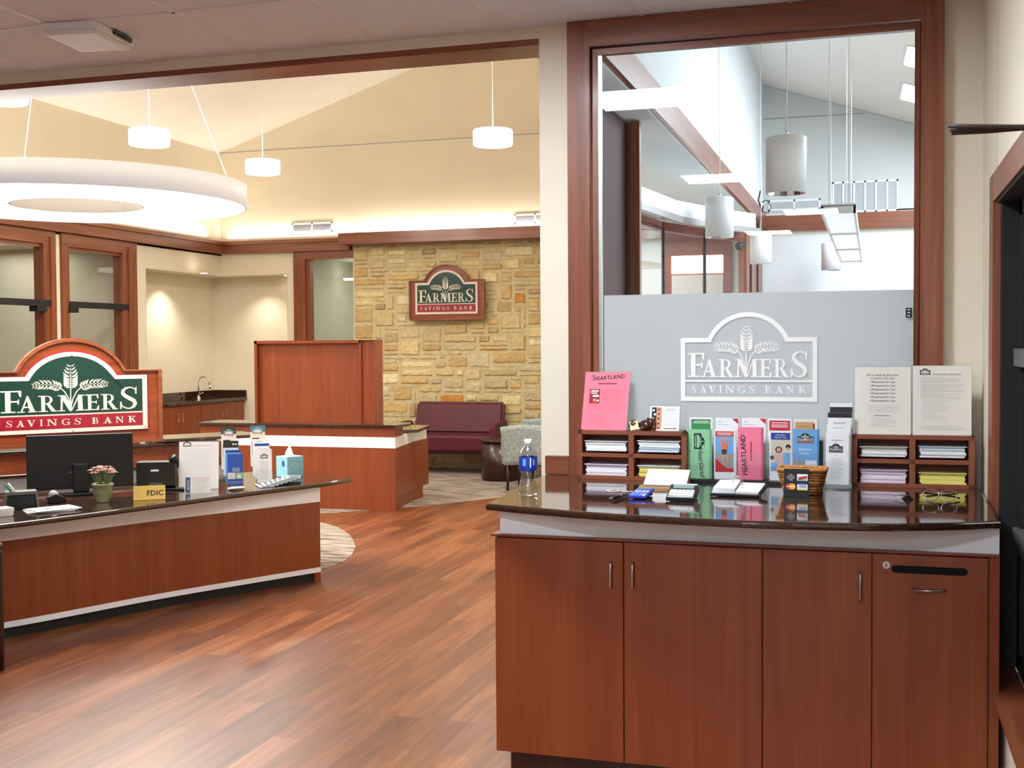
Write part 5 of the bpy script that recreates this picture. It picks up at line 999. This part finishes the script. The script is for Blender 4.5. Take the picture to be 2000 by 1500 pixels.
# bundle of dark rods reaching in from the right wall
t = thing('wall_rods', 'bundle of three slim dark rods reaching in from the right wall', 'wall decoration', (0, 0, 0)); RB = mat('dark_bronze', (70, 60, 52), .5)
e = on(2000, 249, Y=3.3)
for k, (yy, dy) in enumerate(((246, 0), (253, .012), (260, .02))):
    a = on(1852+3*k, yy, Y=3.3+dy); m = MB().tube([a, a*.5+e*.5+Vector((0, dy*.6, 0)), e, (RX-.001, 3.31, e.z+.004)], [.006, .0065, .008, .010], RB, 8); m.build('rod', t)

# =================================================================== THINGS ON THE RECEPTION DESK
DT = .7015
def at(x, y): return on(x, y, Z=DT)
DR = math.radians(62)  # direction of the desk front, from +x
# monitor
a, b = on(69, 965, Z=DT+.06), None
pc = at(165, 969); t = thing('monitor', 'black monitor seen from behind on the reception desk', 'monitor', (pc.x-.10, pc.y+.10, DT), math.radians(40))
MB().box(-.325, .325, 0, .03, .035, .385, BLACK, .006).build('back_shell', t); MB().box(-.315, .315, .03, .034, .045, .375, DGLASS).build('screen', t); MB().box(-.14, .14, -.10, .14, 0, .012, BLACK, .004).build('base', t); MB().box(-.05, .05, -.035, .0, .01, .2, BLACK, .01).build('stand', t)
mb = MB(); mb.box(-.07, .0, -.002, 0, .135, .15, GREYM); mb.box(-.045, .0, -.002, 0, .155, .17, GREYM); mb.build('rating_label', t)
# plant
p = at(201, 980); t = thing('potted_plant', 'small plant with copper pink leaves in a glazed pot', 'plant', (p.x, p.y, DT)); t.scale = (1.22, 1.22, 1.22); PT = mat('pot_glaze', (132, 132, 96), .25, noise=.25, nscale=14, coat=.5)
MB().lathe([(.03, .0), (.034, .006), (.030, .012), (.044, .03), (.048, .055), (.046, .075), (.054, .082), (.056, .088), (.050, .094), (.044, .09), (.04, .07), (.001, .07)], PT, seg=32).build('pot', t)
LF = mat('copper_leaf', (126, 62, 46), .6, noise=.25, nscale=30); ST = mat('green_stem', (110, 128, 70), .6)
m = MB(); ms = MB(); rnd = random.Random(5)
for i in range(46):
    a = rnd.uniform(0, 2*PI); r = .066*math.sqrt(rnd.random()); z = .125+.06*math.sqrt(max(0, 1-(r/.075)**2))*rnd.uniform(.55, 1); c = Vector((r*math.cos(a), r*math.sin(a), z))
    ms.tube([(c.x*.2, c.y*.2, .07), (c.x*.7, c.y*.7, .11), tuple(c)], .0012, ST, 5)
    for q in range(4):
        b = a+q*PI/2+rnd.uniform(-.3, .3); d = Vector((math.cos(b), math.sin(b), .15)); n = Vector((-math.sin(b), math.cos(b), 0)); L_ = rnd.uniform(.014, .022)
        m.add([c, c+d*L_*.5+n*.006, c+d*L_+Vector((0, 0, -.004)), c+d*L_*.5-n*.006, c+d*L_*.5+Vector((0, 0, .003))], [(0, 1, 4), (1, 2, 4), (2, 3, 4), (3, 0, 4)], LF, True)
ms.build('stems', t); m.build('leaves', t)
# FDIC plate
p = at(292, 976); t = thing('name_plate', 'gold FDIC wedge plate on the reception desk', 'desk plate', (p.x, p.y, DT), math.radians(34)); w = .19
MB().prism([(0, 0), (.06, 0), (.03, .085)], -w/2, w/2, GOLD, axis='X').build('wedge', t); mb = MB(); mb.keep = True; s = Vector((0, .03, .085)).normalized(); A = Art(mb, (-w/2, 0, 0), (1, 0, 0), s, Vector((0, -s.z, s.y)), .0006); A.text('FDIC', w*.68, .026, .034, BLACK, bold=.035); mb.build('lettering', t)
# phone
p = at(314, 960); t = thing('desk_phone', 'black desk phone seen from behind, right of the monitor', 'phone', (p.x-.07, p.y+.05, DT), math.radians(25))
MB().prism([(0, .03), (.04, .0), (.20, .0), (.20, .03), (.06, .19), (.0, .185)], -.125, .125, BLACK, .006, axis='X').build('body', t); MB().tube([(.11, -.0, .19), (.12, .03, .215), (.12, .10, .20), (.11, .16, .15)], [.026, .02, .02, .026], BLACK, 12).build('handset', t); mb = MB(); mb.box(-.03, .02, -.003, .0, .125, .138, PAPER); mb.box(-.04, .04, -.003, .0, .035, .05, GREYM); mb.build('label', t)
MB().box(-.12, .10, .03, .12, .178, .186, GREYM).build('keypad_edge', t)
p = at(345, 958); tag(MB().prism([(p.x-.1, p.y-.01), (p.x+.07, p.y+.02), (p.x+.02, p.y+.15), (p.x-.13, p.y+.1)], DT, DT+.012, BLACK, .003).build('cable_tray'), 'flat black tray under the cables beside the FDIC plate', 'tray')
# letter holder
def d_let(A, w, h):
    A2 = Art(A.mb, A.o+A.u*w*.1+A.v*h*.9, A.u, A.v, A.n, .0005); emblem(A2, w*.2, PAPER, border=INK, simple=True); A.rect(w*.32, h*.912, w*.88, h*.917, INK2); A.lines(w*.1, h*.28, w*.85, h*.84, 20, mat('faint_ink', (206, 208, 214), .8), w=.0012, rag=.3)
RZ = math.radians(20)
p = at(388, 955); sign('letter_stand', 'white emblem letterhead in a clear stand on the reception desk', 'notice', p.x, p.y, DT, .262, .315, .12, RZ, d_let)
def d_cal(A, w, h):
    A.rect(w*.03, h*.02, w*.22, h*.98, mat('navy_ink', (60, 92, 128), .7)); A.text('AUTO', w*.19, h*.5, .016, PAPER, 2, rot=PI/2); A.rect(w*.26, h*.84, w*.97, h*.97, LILAC, 1); A.lines(w*.3, h*.1, w*.92, h*.76, 7, mat('faint_green_ink', (196, 214, 196), .8), w=.003)
p = at(386, 963); sign('small_card', 'small folded card with blue edge before the letterhead stand', 'card', p.x, p.y, DT, .165, .105, .2, RZ+.1, d_cal, holder=False)
# leaflet holders
def tiers(px, py, rz, label, specs, lab2):
    p = at(px, py); t = thing('leaflet_holder', label, 'rack', (p.x, p.y, DT), rz, 'clear tiered leaflet holders on the reception desk')
    m = MB().box(-.056, .056, -.003, 0, 0, .10, ACRY).box(-.096, .03, .14, .143, 0, .24, ACRY).box(-.058, -.056, -.003, .12, 0, .08, ACRY).box(.056, .058, -.003, .12, 0, .08, ACRY); m.build('holder', t)
    R = Matrix.Translation((p.x, p.y, DT)) @ Matrix.Rotation(rz, 4, 'Z')
    for k, (y, z0, h, paper, dr) in enumerate(specs):
        q = R @ Vector((-.014*(3-k), y, z0)); b = thing('brochure', lab2[k], 'brochure', tuple(q), rz, 'leaflets in the reception desk holders', rx=-.10); mb, A = sheet(.10, h, m=paper); mb.box(-.049, .051, .0005, .006, 0, h-.001, paper); dr(A, .10, h); mb.build('sheets', b)
def d_top(col):
    def f(A, w, h): A.rect(0, h*.84, w, h, col); A2 = Art(A.mb, A.o+A.u*w*.17+A.v*h*.80, A.u, A.v, A.n, .0008); emblem(A2, w*.66, PAPER, border=PAPER, field=col, red=MARO, simple=True); A.rect(w*.14, h*.66, w*.6, h*.7, INK); A.rect(w*.1, h*.3, w*.5, h*.6, INK2); A.rect(w*.12, h*.45, w*.5, h*.58, REDI, 2)
    return f
def d_blue(A, w, h): A.lines(w*.3, h*.46, w*.8, h*.56, 4, PAPER, w=.002); A.rect(w*.0, h*.22, w*.48, h*.42, PAPER); A.strip([(w*.2, h*.28), (w*.26, h*.34), (w*.3, h*.31)], .002, INK, 2); A.rect(w*.5, h*.22, w, h*.42, GREENP); A.disc(w*.75, h*.3, w*.14, PAPER, 2)
def d_navy(A, w, h): A.rect(0, h*.8, w, h, INK); A.rect(w*.6, h*.88, w*.72, h*.92, PAPER, 2); A.rect(w*.78, h*.88, w*.9, h*.92, PAPER, 2); A.rect(w*.05, h*.78, w*.7, h*.8, PAPER, 2)
def d_form(A, w, h): A2 = Art(A.mb, A.o+A.u*w*.25+A.v*h*.72, A.u, A.v, A.n, .0005); emblem(A2, w*.48, PAPER, border=INK, simple=True); A.lines(w*.2, h*.1, w*.8, h*.62, 16, INK2, w=.0013)
def d_plain(A, w, h): A.rect(0, h*.93, w, h, BLUEI); A.lines(w*.2, h*.8, w*.8, h*.86, 2, INK2, w=.0015)
def d_atm(A, w, h): A.text("ATM's", w*.5, h*.9, .012, INK)
tiers(460, 951, math.radians(30), 'left tiered leaflet holder with the royal blue leaflet in front', [(.12, .11, .285, CREAMP, d_top(SGREEN)), (.085, .07, .235, PBLUE, d_navy), (.045, .02, .225, LBLUE, d_plain), (.01, .005, .215, mat('royal_blue_paper', (40, 84, 176), .6), d_blue)], ['tall green topped emblem leaflet, back of the left holder', 'navy banded leaflet, third tier of the left holder', 'light blue leaflet, second tier of the left holder', 'royal blue leaflet with a flower picture, front of the left holder'])
tiers(517, 945, math.radians(30), 'right tiered leaflet holder with the white form in front', [(.12, .11, .285, CREAMP, d_top(mat('teal_ink', (70, 130, 146), .7))), (.07, .05, .255, PAPER, d_atm), (.045, .03, .245, PAPER, d_plain), (.01, .005, .235, PAPER, d_form)], ['tall teal topped emblem leaflet, back of the right holder', "white ATM leaflet, third tier of the right holder", 'white leaflet with blue edge, second tier of the right holder', 'white form with emblem, front of the right holder'])
# tissue box
p = at(560, 932); t = thing('tissue_box', 'light blue cube tissue box at the end of the reception desk', 'tissue box', (p.x, p.y+.05, DT), math.radians(-28))
MB().box(-.07, .07, -.07, .07, 0, .15, mat('tissue_box_blue', (138, 192, 214), .6, noise=.08, nscale=40), .003).build('carton', t); mb = MB(); mb.prism([(.02+.017*math.cos(i*PI/8), .10+.022*math.sin(i*PI/8)) for i in range(16)], -.0715, -.070, BLUEI, axis='Y'); mb.build('logo_patch', t)
m = MB(); vs = []; N_ = 14
for j in range(5):
    for i in range(N_): a = 2*PI*i/N_; r = (.045, .040, .03, .018, .004)[j]*(1+.25*math.cos(3*a+j)); vs.append((r*math.cos(a), r*math.sin(a)*.45,   .149+.019*j))
m.add(vs, [(j*N_+i, j*N_+(i+1) % N_, (j+1)*N_+(i+1) % N_, (j+1)*N_+i) for j in range(4) for i in range(N_)], PAPER, True); m.build('tissue', t)
# fanned pamphlets
pam = None
for i in range(7):
    p = at(545+9.5*i-34, 949-1.8*i+1)
    c = mat('pamphlet_grey', (150, 160, 172), .6) if i == 0 else None
    if pam is None:
        pam = mb = MB(); mb.box(-.05, .05, -.11, .11, 0, .003, mat('pamphlet_face', (112, 120, 128), .6)); mb.box(-.05, -.035, -.11, .11, .003, .0034, PAPER); mb.box(-.02, .04, -.09, .02, .003, .0034, mat('pamphlet_dark', (70, 76, 84), .6)); pam = mb.build('pamphlet'); o = pam
    else: o = pam.copy(); COL.objects.link(o)
    o.location = (p.x, p.y+.04, DT+.0036*i); o.rotation_euler = (0, 0, math.radians(38-2*i)); tag(o, ['bottom pamphlet of the fan before the tissue box', 'second pamphlet up in the fan before the tissue box', 'third pamphlet up in the fan before the tissue box', 'middle pamphlet of the fan before the tissue box', 'third from top pamphlet of the tissue box fan', 'second from top pamphlet of the tissue box fan', 'topmost pamphlet of the fan, nearest the desk tip'][i], 'pamphlet', 'fanned pamphlets on the reception desk')
p = at(455, 957); m = MB()
for k in range(4): m.T = Matrix.Translation((p.x+.006*k, p.y+.03-.005*k, DT+.004*k)) @ Matrix.Rotation(math.radians(30+7*k), 4, 'Z'); m.box(-.05, .05, -.03, .03, 0, .0036, CREAMP if k % 2 else mat('card_olive', (150, 140, 100), .6), .0)
tag(m.build('card_stack'), 'low stack of small cream cards before the blue leaflet', 'card stack')
# magazine, card caddy, papers at the left end
p = at(95, 997); m = MB()
for k in range(3): m.T = Matrix.Translation((p.x+.01*k, p.y+.01*k, DT+.004*k)) @ Matrix.Rotation(math.radians(48+6*k), 4, 'Z'); m.box(-.13, .13, -.095, .095, 0, .0038, GREYP if k < 2 else mat('magazine_grey', (176, 180, 186), .5))
m.box(-.06, .07, -.05, .04, .0038, .0044, mat('magazine_picture', (96, 98, 110), .5)); m.box(-.02, .05, -.03, .03, .0044, .0048, PAPER); tag(m.build('magazine_pile'), 'small pile of grey magazines before the monitor', 'magazines')
p = at(38, 996); t = thing('card_caddy', 'dark open desk caddy holding pens at the left end', 'desk caddy', (p.x, p.y+.02, DT), math.radians(45))
m = MB().prism([(-.10, 0), (-.085, .0), (-.075, .085), (.075, .085), (.085, 0), (.10, 0), (.085, .105), (-.085, .105)], 0, .10, GREYM, .003, axis='Y'); m.build('shell', t); MB().box(-.08, .08, .02, .10, .0, .08, BLACK).build('inner_tray', t)
for k in range(2): MB().tube([(-.05+.02*k, .02, .10), (-.09+.02*k, .01, .155)], .006, PAPER if k else GREENI, 8).build('marker', t)
p = at(2, 1008); m = MB()
for k in range(5): m.T = Matrix.Translation((p.x-.02+.004*(k % 2), p.y, DT+.009*k)) @ Matrix.Rotation(math.radians(50+3*k), 4, 'Z'); m.box(-.07, .07, -.05, .05, 0, .0085, CREAMP)
tag(m.build('envelope_stack'), 'stack of cream envelopes at the left photo edge', 'envelope stack')
p = at(112, 985); t = thing('tape_dispenser', 'black tape dispenser beside the magazine pile', 'tape dispenser', (p.x-.06, p.y+.06, DT), .9); MB().prism([(-.05, 0), (.06, 0), (.055, .03), (.0, .055), (-.05, .04)], -.025, .025, BLACK, .004, axis='Y').build('body', t); MB().tube([(-.01, -.012, .05), (-.01, .012, .05)], .026, mat('clear_tape', (190, 192, 196), .3), 18).build('tape_roll', t)
